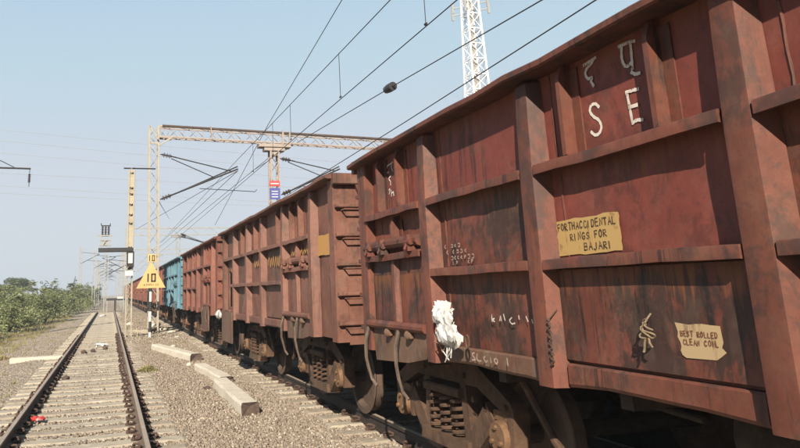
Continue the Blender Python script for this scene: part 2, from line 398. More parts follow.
# ------------------------------------------------------------------ ground
def ballast_z(x, y):
    if x < -2.1: base = -.19-.15*min(1, (-2.1-x)/2.6)
    elif x < 1.25: base = -.188
    elif x < 2.1: base = -.19-.05*(x-1.25)/.85
    elif x < 2.75: base = -.24+.05*(x-2.1)/.65
    elif x < 5.8: base = -.19
    else: base = -.19-.15*min(1, (x-5.8)/1.4)
    amp = .022 if (1.2 < x < 2.8 or x < -1.9) else .008
    return base+amp*vnoise(x*1.9, y*1.3, 1.2)
gm = MB().add([(-1300, -600, -.36), (1300, -600, -.36), (1300, 1300, -.36), (-1300, 1300, -.36)], [(0, 1, 2, 3)])
tag(gm.build('ground', M['ground'], smooth=False), kind='structure')
xs = list(np.arange(-4.9, 7.4, .16)); ys = list(np.arange(-6, 40, .2))+list(np.arange(40, 200, 1.5))
V = [(x, y, ballast_z(x, y) if -4.8 < x < 7.2 else -.42) for y in ys for x in xs]
nx = len(xs)
F = [(j*nx+i, j*nx+i+1, (j+1)*nx+i+1, (j+1)*nx+i) for j in range(len(ys)-1) for i in range(nx-1)]
o = inst('ballast_bed', raw_mesh('ballast_bed', V, F, M['ballast'], 4, True)); tag(o, kind='structure')

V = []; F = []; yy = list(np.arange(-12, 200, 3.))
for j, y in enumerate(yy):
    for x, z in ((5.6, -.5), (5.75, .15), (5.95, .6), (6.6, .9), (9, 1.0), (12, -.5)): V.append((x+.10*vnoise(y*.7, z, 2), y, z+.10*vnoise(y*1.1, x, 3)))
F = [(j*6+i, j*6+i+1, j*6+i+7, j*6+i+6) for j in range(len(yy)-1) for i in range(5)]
tag(inst('added_dark_bank', raw_mesh('added_dark_bank', V, F, M['bank_shade'], 4, True)), kind='structure')  # added bank, hides the lit ground beyond so the gap under the train stays dark
# ------------------------------------------------------------------ tracks
def rail_profile(x):
    p = [(-.068, -.16), (.068, -.16), (.068, -.150), (.014, -.13), (.009, -.05), (.034, -.038), (.036, -.008), (.028, 0), (-.028, 0), (-.036, -.008), (-.034, -.038), (-.009, -.05), (-.014, -.13), (-.068, -.150)]
    return [(x+a, b) for a, b in p]
slm = MB()
def sleeper_mesh(mat, seed):
    rnd = random.Random(seed); m = MB()
    prof = [(-.16, -.34), (.16, -.34), (.135, -.168), (.118, -.157), (-.118, -.157), (-.135, -.168)]
    secs = [-1.375, -1.30, -.95, -.7, -.35, 0, .35, .7, .95, 1.30, 1.375]
    vs = []
    for i, s_ in enumerate(secs):
        dz = -.012*(1-min(1, abs(s_)/.75)**2) - (.03 if i in (0, 10) else 0)
        for a, b in prof: vs.append((s_, a+rnd.uniform(-.006, .006), b+(dz if b > -.3 else 0)+rnd.uniform(-.004, .004)))
    n = 6
    fs = [(i*n+k, i*n+(k+1) % n, (i+1)*n+(k+1) % n, (i+1)*n+k) for i in range(len(secs)-1) for k in range(n)]
    fs += [tuple(range(n))[::-1], tuple(range((len(secs)-1)*n, len(secs)*n))]
    m.add(vs, fs); m.mats = [mat]; return m.mesh('sleeper', False)
def clip_mesh():
    m = MB()
    for sx in (1,):
        m.cbox(-.03, .055, -.05, .05, -.155, -.125, 'y', .008)
        m.tube([(.05, -.055, -.12), (.07, -.05, -.105), (.06, -.01, -.085), (.02, .01, -.085), (-.02, .035, -.105), (-.005, .06, -.12), (.05, .06, -.12)], .014, 6)
        m.lathe([(0, .028), (.03, .028), (.032, .015), (.05, .014)], (.075, 0, -.155), 'z', 6)
    m.mats = [M['clip']]; return m.mesh('rail_clip', True)
CLIP = clip_mesh()
def track(label, xl, xr, y0, y1, sy0, sy1, rmat, smats, clips_to):
    root = empty('railway_track', ((xl+xr)/2, 0, 0)); tag(root, label, kind='structure')
    hw = (xr-xl)/2
    for sx in (-1, 1):
        m = MB(); m.use(rmat).prism(rail_profile(sx*hw), 'y', y0, y1)
        m.use(M['railtop']).box(sx*hw-.026, sx*hw+.026, y0, y1, .0005, .0025)
        m.build('rail', None, root)
    mm = [sleeper_mesh(s, i) for i, s in enumerate(smats)]
    n = int((sy1-sy0)/SLP)
    for i in range(n):
        y = sy0+i*SLP
        s = inst('sleeper', mm[i % len(mm)], root, (random.uniform(-.03, .03), y+random.uniform(-.02, .02), random.uniform(-.012, .006)), (0, 0, random.uniform(-.012, .012)))
        if y < clips_to:
            for rx in (-hw, hw):
                for sd_ in (-1, 1):
                    inst('rail_clip', CLIP, s, (rx+sd_*.075, 0, 0), (0, 0, 0 if sd_ > 0 else pi))
    return root
track('empty concrete-sleepered railway track beside the train', RAIL_L, RAIL_R, -6, 76, 6.8, 76, M['rail'], [M['sleeper'], M['sleeper2'], M['sleeper']], 34)
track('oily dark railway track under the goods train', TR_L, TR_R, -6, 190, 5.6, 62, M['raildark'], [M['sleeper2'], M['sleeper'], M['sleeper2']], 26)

# ------------------------------------------------------------------ loose ballast stones (uncountable)
ico = bmesh.new(); bmesh.ops.create_icosphere(ico, subdivisions=1, radius=1)
ICOV = np.array([v.co[:] for v in ico.verts]); ICOF = np.array([[v.index for v in f.verts] for f in ico.faces]); ico.free()
def rot_mats(n):
    q = RNG.normal(size=(n, 4)); q /= np.linalg.norm(q, axis=1)[:, None]; a, b, c, d = q.T
    return np.stack([1-2*(c*c+d*d), 2*(b*c-a*d), 2*(b*d+a*c), 2*(b*c+a*d), 1-2*(b*b+d*d), 2*(c*d-a*b), 2*(b*d-a*c), 2*(c*d+a*b), 1-2*(b*b+c*c)], 1).reshape(n, 3, 3)
def stones(name, n, xr, yr, size, keep, zf, near_bias=1.6):
    x = RNG.uniform(*xr, n); t = RNG.uniform(0, 1, n)**near_bias; y = yr[0]+(yr[1]-yr[0])*t
    k = keep(x, y); x, y = x[k], y[k]; n = len(x)
    s = RNG.uniform(*size, n)*(.75+.5*RNG.random(n)**3)
    sh = RNG.uniform(.55, 1.15, (n, 1, 3))
    P = ICOV[None]*(1+RNG.uniform(-.28, .28, (n, 12, 1)))*sh
    P = np.einsum('nij,nvj->nvi', rot_mats(n), P)*s[:, None, None]
    z = np.array([zf(a, b) for a, b in zip(x, y)])+s*RNG.uniform(.05, .6, n)
    P += np.stack([x, y, z], 1)[:, None]
    F = (ICOF[None]+12*np.arange(n)[:, None, None]).reshape(-1, 3)
    o = inst(name, raw_mesh(name, P.reshape(-1, 3), F, M['stone'])); tag(o, kind='stuff'); return o
def sl_phase(y, y0): return np.abs(((y-y0)/SLP+.5) % 1-.5)*SLP
stones('ballast_stones', 50000, (.60, 2.95), (7.0, 30), (.011, .026), lambda x, y: (x > .95) | (sl_phase(y, 6.8) > .14), ballast_z)
stones('ballast_stones', 900, (.75, 3.2), (7.0, 34), (.024, .040), lambda x, y: x > 0, ballast_z)
stones('ballast_stones', 11000, (2.7, 3.38), (6.0, 26), (.014, .027), lambda x, y: (sl_phase(y, 5.6) > .145), ballast_z)
stones('ballast_stones', 14000, (-1.13, .39), (7.0, 30), (.010, .026), lambda x, y: (sl_phase(y, 6.8) > .15) & (RNG.random(len(x)) < .8), lambda x, y: ballast_z(x, y))
stones('ballast_stones', 7000, (-3.4, -1.28), (8.5, 40), (.010, .024), lambda x, y: (x < -1.7) | (sl_phase(y, 6.8) > .145), ballast_z)
stones('ballast_stones', 9000, (.6, 3.3), (28, 62), (.028, .05), lambda x, y: x > -9, ballast_z, 1.3)
stones('ballast_stones', 1500, (3.55, 5.0), (5.6, 24), (.02, .034), lambda x, y: x > 0, lambda x, y: ballast_z(x, y)-.01)

# ------------------------------------------------------------------ goods wagons
XO = 2.64-TC             # outer plane of the posts on the near side (local)
XS = XO+.12              # sheet plane
ZT, ZM, ZL, ZF, ZB = 3.07, 2.40, 1.79, 1.20, 1.04
class Sink:
    """collects parts either as child objects or, for far wagons, as one mesh"""
    def __init__(s, root=None): s.root = root; s.all = MB() if root is None else None
    def emit(s, name, mb, mat, parent=None, label=None):
        if s.root is not None:
            o = mb.build(name, mat, parent or s.root)
            if label: o['label'] = label
            return o
        if not mb.mats: s.all.use(mat).add(mb.v, mb.f)
        else:
            o0 = len(s.all.v); s.all.v += mb.v
            for f, mi in zip(mb.f, mb.mi):
                s.all.use(mb.mats[mi]); s.all.f.append(tuple(o0+i for i in f)); s.all.mi.append(s.all.cur)
        return None
def panel(u0, u1, z0, z1, seed, amp=.008, x=XS, nu=10, nz=7, th=.008):
    """pressed steel sheet with dents; real thickness"""
    m = MB(); vs = []; 
    for j in range(nz+1):
        for i in range(nu+1):
            a, b = i/nu, j/nz; u = u0+(u1-u0)*a; z = z0+(z1-z0)*b
            edge = min(a, 1-a, b, 1-b)*4; edge = min(1, edge)
            d = amp*edge*(vnoise(u*2.1, z*3.1, seed)+.5*vnoise(u*6, z*2, seed+3))
            vs.append((x+max(d, -.003), u, z))
    n = len(vs); vs += [(x+th+.03, v[1], v[2]) for v in vs]
    w_ = nu+1
    fs = [(j*w_+i, (j+1)*w_+i, (j+1)*w_+i+1, j*w_+i+1) for j in range(nz) for i in range(nu)]
    m.add(vs, fs+[(0, nu, n+nu, n), (nz*w_, n+nz*w_, n+nz*w_+nu, nz*w_+nu), (0, n, n+nz*w_, nz*w_), (nu, nz*w_+nu, n+nz*w_+nu, n+nu), (n, n+nu, n+nz*w_+nu, n+nz*w_)])
    return m
def stanchion_mb(u, wd=.15, base=.24, z0=ZB-.01, z1=ZT-.052):
    m = MB(); secs = []
    for z, k, dx in ((z0, 1, .0), (1.5, 1.0, 0), (2.3, .96, .0), (2.75, .9, .012), (z1-.03, .84, .022), (z1, .6, .05)):
        h = wd/2*k; b = base/2*k
        secs.append([(XS-.002, u-b, z), (XO+.03+dx, u-h-.012, z), (XO+dx+.004, u-h, z), (XO+dx, u-h+.02, z), (XO+dx, u+h-.02, z), (XO+dx+.004, u+h, z), (XO+.03+dx, u+h+.012, z), (XS-.002, u+b, z)])
    n = 8; vs = [p for s_ in secs for p in s_]
    fs = [(i*n+k, i*n+(k+1) % n, (i+1)*n+(k+1) % n, (i+1)*n+k) for i in range(len(secs)-1) for k in range(n)]
    fs += [tuple(range(n))[::-1], tuple(range((len(secs)-1)*n, len(secs)*n))]
    return m.add(vs, fs)
def stiffener_mb(u, z0, z1, d=.095, t=.035, fl=.09):
    """plate standing off the sheet, upper end cut at a slant, with a weld foot"""
    m = MB()
    m.prism([(XS, z0), (XS-d, z0), (XS-d, z1-.10), (XS-d+.03, z1-.02), (XS-d*.3, z1), (XS, z1)], 'y', u-t/2, u+t/2)
    m.box(XS-.012, XS-.002, u-fl, u-t/2-.001, z0+.01, z1-.04)
    return m
def ledge_mb(u0, u1, z, dep=.118, seed=0):
    m = MB(); n = 6; r = random.Random(seed); vs = []
    for i in range(n+1):
        u = u0+(u1-u0)*i/n; dz = r.uniform(-.006, .006)
        for a, b in ((XS-.001, .028), (XS-dep, .020), (XS-dep-.004, .012), (XS-dep-.004, -.042), (XS-dep+.012, -.044), (XS-dep+.012, .002), (XS-.001, .004)):
            vs.append((a, u, z+b+dz))
    k = 7
    fs = [(i*k+j, i*k+(j+1) % k, (i+1)*k+(j+1) % k, (i+1)*k+j) for i in range(n) for j in range(k)]
    fs += [tuple(range(k))[::-1], tuple(range(n*k, n*k+k))]
    return m.add(vs, fs)
def coil_mb(c, r, z0, z1, turns=5, wr=.017, seg=12):
    pts = [(c[0]+r*cos(2*pi*i/seg), c[1]+r*sin(2*pi*i/seg), z0+(z1-z0)*i/(turns*seg)) for i in range(turns*seg+1)]
    return MB().tube(pts, wr, 5)
WHEEL_PROF = [(-.065, .10), (-.065, .17), (-.03, .19), (-.02, .37), (-.055, .40), (-.06, .44), (-.055, .455), (.05, .462), (.062, .475), (.072, .49), (.082, .485), (.085, .41), (.06, .395), (.02, .37), (.015, .19), (.06, .17), (.06, .10)]
def bogie(S, uc, wb, mats, side_only=False):
    m = MB(); m.cbox(-1.02, 1.02, uc-.16, uc+.16, .52, .78, 'x', .03); m.cbox(-.25, .25, uc-.2, uc+.2, .78, .90, 'x', .02)
    root = S.emit('bogie', m, M['under'])
    for du in (-wb, wb):
        ax = MB().tube([(-1.1, uc+du, .47), (1.1, uc+du, .47)], .075, 10); S.emit('axle', ax, M['under'], root)
        for sx in (-1, 1):
            wm = MB().lathe([(sx*a, r) for a, r in WHEEL_PROF], (sx*.835, uc+du, .477), 'x', 28); S.emit('wheel', wm, M['wheel'], root)
    for sx in (-1, 1):
        x0 = sx*1.16; X = sorted((x0-.07, x0+.07)); f = MB()
        P = lambda poly, e=0: f.prism([(uc+a, b) for a, b in poly], 'x', X[0]-e, X[1]+e)
        P([(-wb-.20, .66), (-wb-.16, .74), (-.62, .98), (.62, .98), (wb+.16, .74), (wb+.20, .66), (wb+.17, .60), (.60, .80), (-.60, .80), (-wb-.17, .60)])       # arched top chord
        for k in (-1, 1):
            P([(k*(wb+.20), .66), (k*(wb+.16), .36), (k*(wb+.10), .36), (k*(wb+.10), .62)], .004)                            # pedestal legs
            P([(k*(wb-.22), .70), (k*(wb-.12), .58), (k*(wb-.14), .36), (k*(wb-.2), .36)], .004)
            P([(k*(wb-.26), .66), (k*(wb-.14), .50), (k*.50, .24), (k*.34, .24), (k*.36, .33)], .006)      # tension legs of the V
            P([(k*.40, .80), (k*.30, .80), (k*.34, .30), (k*.46, .28)], .003)                              # columns
        P([(-.48, .22), (.48, .22), (.44, .33), (-.44, .33)], .05)                                      # spring seat
        f.cbox(X[0]-.06, X[1]+.06, uc-.36, uc+.36, .68, .76, 'y', .015)                                 # bolster end
        for bu, bz in ((-.40, .88), (.40, .88), (-.56, .70), (.56, .70), (-.2, .27), (.2, .27), (-wb-.1, .70), (wb+.1, .70)):
            f.lathe([(-.018, .026), (.018, .026)], (X[0]-.012 if sx < 0 else X[1]+.012, uc+bu, bz), 'x', 6)
        fr = S.emit('side_frame', f, M['bogie'], root)
        for du in (-wb, wb):
            a = MB(); a.lathe([(-.11, .05), (-.11, .115), (-.09, .125), (.05, .125), (.07, .15), (.10, .15)] if sx < 0 else [(-.10, .15), (-.07, .15), (-.05, .125), (.09, .125), (.11, .115), (.11, .05)], (sx*1.17, uc+du, .47), 'x', 14)
            for k in range(3):
                an = pi/2+2*pi*k/3; a.lathe([(-.02, .02), (.02, .02)], (sx*1.285, uc+du+.075*cos(an), .47+.075*sin(an)), 'x', 6)
            a.cbox(*sorted((sx*1.08, sx*1.22)), uc+du-.13, uc+du+.13, .585, .66, 'x', .015)
            S.emit('axle_box', a, M['axlebox'], root)
        for k in (-.22, 0, .22):
            S.emit('spring', coil_mb((sx*1.19, uc+k), .088, .345, .67), M['bogie'], root)
    return root

def build_wagon(S, L, posts, door, paints, seed, detail=True, bog=(1.15, 1.15), bay_stiff=None, door2=None, flap=None, near_blank=True, wb=.95, slot=None):
    """local: x across (near side negative), y along from near end, z up from rail top"""
    rnd = random.Random(seed); E = S.emit
    P = paints; pick = lambda: rnd.choice(P['panel'])
    posts = sorted(posts)
    # ---- underframe, floor, far wall
    m = MB(); m.box(XS+.01, -XS, .02, L-.02, ZF-.06, ZF); E('floor', m, M['under'])
    m = MB(); m.box(-.16, .16, -.25, L+.25, .82, 1.12)
    for u in [1.2, 2.5, 3.8, 5.2, 6.5, 7.8]: m.box(-1.45, 1.45, u-.05, u+.05, .95, 1.14)
    E('centre_sill', m, M['under'])
    m = MB(); m.box(-XS, -XS+.02, 0, L, ZF, ZT-.03)
    for u in posts: m.box(-XS+.02, -XS+.13, u-.11, u+.11, ZB, ZT-.05)
    m.box(-XS-.06, -XS+.08, -.02, L+.02, ZT-.03, ZT+.03); m.box(-XS, -XS+.06, 0, L, ZB-.02, ZF)
    E('side_wall', m, P['post'], None)
    # ---- coping of the near side: slightly wavy rolled section
    m = MB(); n = 22; vs = []
    for i in range(n+1):
        u = -.03+(L+.06)*i/n; dz = .013*vnoise(u*1.3, seed, seed)+.006*vnoise(u*5, 1, seed); dx = .016*vnoise(u*1.6, 2, seed)
        for a, b in ((XS+.05, 0), (XO-.065, 0), (XO-.08, -.012), (XO-.08, -.045), (XO-.066, -.056), (XO+.02, -.058), (XS+.05, -.056)): vs.append((a+dx, u, ZT+b+dz-(.03*max(0, (u-L+1.6)/1.6)**2 if P is PA else 0)))
    k = 7; fs = [(i*k+j, i*k+(j+1) % k, (i+1)*k+(j+1) % k, (i+1)*k+j) for i in range(n) for j in range(k)]
    fs += [tuple(range(k))[::-1], tuple(range(n*k, n*k+k))]; m.add(vs, fs); E('coping', m, P['post'])
    # ---- posts
    for u in posts: E('stanchion', stanchion_mb(u), P['post'])
    for u, s_ in ((.13, -1), (L-.13, 1)):
        m = MB(); a, b = (u-.13, u+.13); m.prism([(XS+.05, a), (XO+.035, a), (XO+.02, a+.02), (XO+.02, b-.04), (XO+.05, b), (XS+.05, b)], 'z', ZB-.02, ZT-.058); E('corner_post', m, P['post'])
    # ---- bays
    edges = [.26]+posts+[L-.26]
    sillA = []
    for bi in range(len(edges)-1):
        u0 = edges[bi]+(0 if bi == 0 else .12); u1 = edges[bi+1]-(0 if bi == len(edges)-2 else .12)
        c0 = edges[bi] if bi == 0 else edges[bi]; c1 = edges[bi+1]
        blank = near_blank and bi == 0
        isdoor = bi in door
        if blank:
            E('side_panel', panel(c0-.02, c1+.02, ZB, ZT-.055, seed+bi, .012, XS, 8, 14), P['blank'] if 'blank' in P else pick()); continue
        E('side_panel', panel(c0-.02, c1+.02, ZM, ZT-.052, seed+bi, .003 if P is PA and bi in (3, 5) else .010), P['upper'] if 'upper' in P else pick())
        if slot and bi in slot:
            ua, ub, za, zb = slot[bi]
            for q0, q1, r0, r1 in ((c0-.02, ua, ZF-.02, ZM-.002), (ub, c1+.02, ZF-.02, ZM-.002), (ua, ub, zb, ZM-.002), (ua, ub, ZF-.02, za)): E('side_panel', panel(q0, q1, r0, r1, seed+bi+9, .01, nu=5), pick())
            E('ledge', ledge_mb(u0-.03, ua, ZL, seed=seed+bi+5), P['post']); E('ledge', ledge_mb(u0-.03, u1+.03, ZM, seed=seed+bi), P['post']); continue
        E('side_panel', panel(c0-.02, c1+.02, ZL, ZM-.002, seed+bi+9, .022), P['mid'][bi % len(P['mid'])] if 'mid' in P else pick())
        E('side_panel', panel(c0-.02, c1+.02, ZF-.02, ZL-.002, seed+bi+17, .024), pick())
        E('ledge', ledge_mb(u0-.03, u1+.03, ZM, seed=seed+bi), P['post'])
        if P is PA:
            for uw, za, zb in ((c1-.20, ZM+.04, ZT-.06), (c1-.21, ZL+.03, ZM-.05), (c1-.20-.5*(bi % 2), ZF, ZL-.05)):
                E('weld_seam', MB().tube([(XS+.001+.001*sin(k*2.3), uw+.003*sin(k*1.7+bi), za+(zb-za)*k/10) for k in range(11)], .009, 6), P['post'])
        if isdoor:
            w_ = u1-u0
            for t in ((.36, .74) if bay_stiff is None else (.36, .74)): E('stiffener', stiffener_mb(u0+w_*t, ZM+.03, ZT-.055), P['post'])
            E('stiffener', stiffener_mb(u0+w_*.5, ZL+.27, ZM-.045, .10), P['post'])
            m = MB().tube([(XO+.035, u0+.02, 2.075), (XO+.03, u0+w_*.5, 2.085), (XO+.035, u1-.02, 2.075)], .055, 10); E('hinge_bar', m, P['post'])
            for t in (.12, .62, .9):
                m = MB(); uu = u0+w_*t
                m.cbox(XO-.045, XO+.05, uu-.05, uu+.05, 1.98, 2.13, 'z', .02); m.lathe([(-.075, .028), (.075, .028)], (XO-.03, uu, 2.06), 'y', 8)
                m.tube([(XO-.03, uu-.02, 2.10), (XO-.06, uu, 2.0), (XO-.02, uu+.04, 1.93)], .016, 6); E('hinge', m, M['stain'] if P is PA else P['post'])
            E('ledge', ledge_mb(u0-.02, u1+.02, 1.965, .128, seed+3), P['post'])
            for a, b in ((u0+.01, u0+w_*.48), (u0+w_*.52, u1-.01)):
                E('door_leaf', panel(a, b, 1.33, 1.93, seed+bi+int(a*10), .012, XS-.045), pick())
            m = MB().prism([(XS-.05, u0+w_*.5-.06), (XS-.10, u0+w_*.5-.03), (XS-.10, u0+w_*.5+.03), (XS-.05, u0+w_*.5+.06)], 'z', 1.31, 1.94); E('door_rib', m, P['post'])
            m = MB().tube([(XO+.02, u0-.02, 1.295), (XO+.015, u1+.04, 1.295)], .042, 10); E('door_bar', m, P['post'])
            for t in (.25, .62):
                m = MB().lathe([(-.03, .03), (.0, .05), (.03, .05), (.045, .03)], (XO+.02, u0+w_*t, 1.225), 'y', 10); E('bolt', m, P['sill'])
            m = MB(); m.prism([(u0-.02, 1.265), (u1+.02, 1.265), (u1-.05, .93), (u0+w_*.35, .97), (u0+.1, 1.03)], 'x', XO+.045, XO+.065); E('sill_plate', m, P['sill'])
            for t, dz in ((.42, 0), (1.02, .03)):
                uu = u0+w_*t
                pts = [(XO+.0, uu, 1.26), (XO-.035, uu+.01, 1.12), (XO-.04, uu+.0, .95), (XO-.01, uu+.03, .82+dz), (XO+.02, uu+.02, .70+dz), (XO+.05, uu-.04, .64+dz)]
                m = MB().tube(pts, .021, 6, .015); E('door_hook', m, M['strap'])
        else:
            E('ledge', ledge_mb(u0-.03, u1+.03, ZL, seed=seed+bi+5), P['post'])
            for t in (bay_stiff or {}).get(bi, []): E('stiffener', stiffener_mb(u0+(u1-u0)*t, ZM+.03, ZT-.055), P['post'])
            if bi in (door2 or []):
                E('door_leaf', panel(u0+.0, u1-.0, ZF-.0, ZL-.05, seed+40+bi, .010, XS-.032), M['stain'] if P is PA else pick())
    # ---- side sill, pieces between the posts
    for bi in range(len(edges)-1):
        if bi in door: continue
        if near_blank and bi == 0: continue
        a = edges[bi]+(.14 if bi else 0); b = edges[bi+1]-.14
        ds = .072 if P is PA else .045; m = MB(); n = 8; vs = []
        bend = .03*rnd.uniform(-1, 1)
        for i in range(n+1):
            t = i/n; u = a+(b-a)*t; z0 = ZB+.012*vnoise(u*2, 1, seed)+.012*sin(pi*t)
            for x_, z_ in ((XO+ds+.012, ZF-.022), (XO+ds, ZF-.032), (XO+ds-.002, z0+.02), (XO+ds+.012, z0), (XO+ds+.03, z0), (XS+.02, ZF-.022)): vs.append((x_, u, z_))
        k = 6; fs = [(i*k+j, i*k+(j+1) % k, (i+1)*k+(j+1) % k, (i+1)*k+j) for i in range(n) for j in range(k)]
        fs += [tuple(range(k))[::-1], tuple(range(n*k, n*k+k))]; m.add(vs, fs)
        E('side_sill', m, P['sill'] if bi in door or (door and bi == max(door)-1 and P is PA) else P['post'])
    # ---- ends
    for u, s_ in ((0, -1), (L, 1)):
        m = MB(); nx_, nz_ = 6, 8; vs = []
        m.box(XS+.052, -XS, *sorted((u, u-s_*.02)), ZB-.05, ZT-.04); E('end_wall', m, P['end'] if 'end' in P else pick())
        m = MB(); m.cbox(XO+.0, -XO, *sorted((u+s_*.001, u+s_*.09)), ZT-.13, ZT+.012, 'x', .012)
        m.prism([(XO+.3, ZT-.13), (XO+.42, ZT-.42), (XO+.50, ZT-.42), (XO+.50, ZT-.13)], 'y', *sorted((u+s_*.002, u+s_*.07))); E('end_coping', m, P['post'])
        for z in (2.67, 2.31, 1.95, 1.59, 1.24):
            m = MB(); m.cbox(XO+.03, -XO-.03, *sorted((u+s_*.001, u+s_*.075)), z-.022, z+.022, 'x', .01); E('end_rib', m, P['post'])
        for z in (2.62, 2.26, 1.90, 1.54, 1.19):
            m = MB(); m.tube([(XO+.12, u+s_*.0, z), (XO+.12, u+s_*.13, z), (XO+.58, u+s_*.13, z), (XO+.58, u+s_*.0, z)], .011, 6); E('ladder_rung', m, P['post'])
        m = MB(); m.cbox(-.20, .20, *sorted((u+s_*.05, u+s_*.3)), .86, 1.06, 'y', .03); m.cbox(-.11, .11, *sorted((u+s_*.3, u+s_*.46)), .76, 1.14, 'z', .04); E('coupler', m, M['under'])
        m = MB().tube([(.35, u+s_*.05, .95), (.36, u+s_*.25, .80), (.33, u+s_*.38, .62), (.30, u+s_*.43, .58)], .028, 8); E('brake_hose', m, M['black'])
    # ---- bogies and brake gear
    bogie(S, bog[0], wb, None); bogie(S, L-bog[1], wb, None)
    m = MB().lathe([(-.6, .10), (-.55, .24), (-.5, .27), (.5, .27), (.55, .24), (.6, .10)], (-.65, L*.5, .78), 'y', 18); E('air_reservoir', m, M['under'])
    for du in (-.3, .3): E('reservoir_bracket', MB().box(-.7, -.6, L*.5+du-.03, L*.5+du+.03, 1.04, 1.14), M['under'])
    for k, (uc, sg) in enumerate(((L-bog[1], -1), (bog[0], 1))):
        E('brake_rod', MB().tube([(-.5, uc+sg*1.5, .80), (-.55, L*.5-sg*L*.12, .76)], .024, 8), M['under'])
        E('brake_lever', MB().tube([(-1.25, uc+sg*1.28, 1.02), (-1.2, uc+sg*1.62, .55), (-1.2, uc+sg*1.7, .5)], .03, 8), M['bogie'])
        E('brake_hanger', MB().tube([(-.9, uc+sg*1.35, 1.04), (-1.05, uc+sg*1.05, .62)], .028, 8), M['under'])
    for fl in (flap or []):
        u0, u1, z0, z1 = fl
        m = panel(u0, u1, z0, z1, seed+77, .02, XO-.02, 6, 6, .01); E('hanging_flap', m, P['flap'] if 'flap' in P else P['post'])
        m = MB()
        for t in (.2, .8): m.lathe([(-.06, .03), (.06, .03)], (XO+.0, u0+(u1-u0)*t, z1+.02), 'y', 8)
        m.tube([(XO+.02, u0, z1+.02), (XO+.02, u1, z1+.02)], .02, 8); E('flap_hinge', m, P['post'])

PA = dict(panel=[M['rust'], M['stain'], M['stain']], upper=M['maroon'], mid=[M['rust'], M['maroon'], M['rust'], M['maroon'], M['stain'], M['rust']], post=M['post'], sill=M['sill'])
PB = dict(panel=[M['brown'], M['brown2'], M['brown']], post=M['brown'], sill=M['sill'], blank=M['brown'], end=M['brown'], flap=M['sill'])
PC = dict(panel=[M['orange'], M['orange'], M['rust']], post=M['orange'], sill=M['brown2'], flap=M['brown2'])
PD = dict(panel=[M['blue']], post=M['blue'], sill=M['blue'])
PE = dict(panel=[M['brown'], M['rust']], post=M['rust'], sill=M['brown2'])
LEN, PITCH = 9.0, 9.86
def wagon_root(i, label, name='goods_wagon'):
    r = empty(name, (TC, 7.23-LEN+i*PITCH if i == 0 else 8.10+(i-1)*PITCH, 0)); tag(r, label, 'goods wagon', 'open goods wagons coupled in one train'); return r
WA = wagon_root(0, 'nearest rust-red open wagon with white Devanagari letters above S E')
build_wagon(Sink(WA), LEN, [.82, 2.44, 4.055, 5.68, 7.30], {5}, PA, 3, bog=(1.15, 1.10), bay_stiff={3: [.26, .80], 1: [.3, .7]}, door2=[3, 1], near_blank=False)
WB = wagon_root(1, 'faded brown open wagon with yellow square on its side, behind the nearest wagon')
build_wagon(Sink(WB), LEN, [1.10, 2.75, 4.42, 5.85, 7.4], {1}, PB, 14, bog=(2.1, 2.1), bay_stiff={2: [.22], 3: [.45], 4: [.4]}, door2=[2], flap=[(7.5, 8.85, .52, 1.2)], slot={5: (7.95, 8.6, 1.30, 2.12)})
WC = wagon_root(2, 'orange-red open wagon between the faded brown wagon and the sky-blue wagon')
build_wagon(Sink(WC), LEN, [1.10, 2.75, 4.42, 5.85, 7.4], {1}, PC, 25, bog=(2.1, 2.1), bay_stiff={2: [.3, .7], 3: [.5], 4: [.5]}, flap=[(1.5, 2.9, .6, 1.25)], slot={2: (3.1, 3.8, 1.35, 2.15)})
WD = wagon_root(3, 'sky-blue open wagon, the only blue one in the train')
build_wagon(Sink(WD), LEN, [1.10, 2.75, 4.42, 5.85, 7.4], {1}, PD, 31, bog=(2.1, 2.1), bay_stiff={2: [.5], 3: [.5], 4: [.5]})
WE = wagon_root(4, 'brown open wagon coupled directly behind the sky-blue wagon')
build_wagon(Sink(WE), LEN, [1.10, 2.75, 4.42, 5.85, 7.4], {1}, PE, 44, bog=(2.1, 2.1))
S = Sink(None); build_wagon(S, LEN, [1.10, 2.75, 4.42, 5.85, 7.4], {1}, PE, 52, bog=(2.1, 2.1))
far_me = S.all.mesh('goods_wagon')
for i in range(5, 16):
    o = inst('goods_wagon', far_me, None, (TC, 8.10+(i-1)*PITCH, 0))
    tag(o, 'distant brown open wagon, %s behind the sky-blue wagon' % ORD[i-4], 'goods wagon', 'open goods wagons coupled in one train')

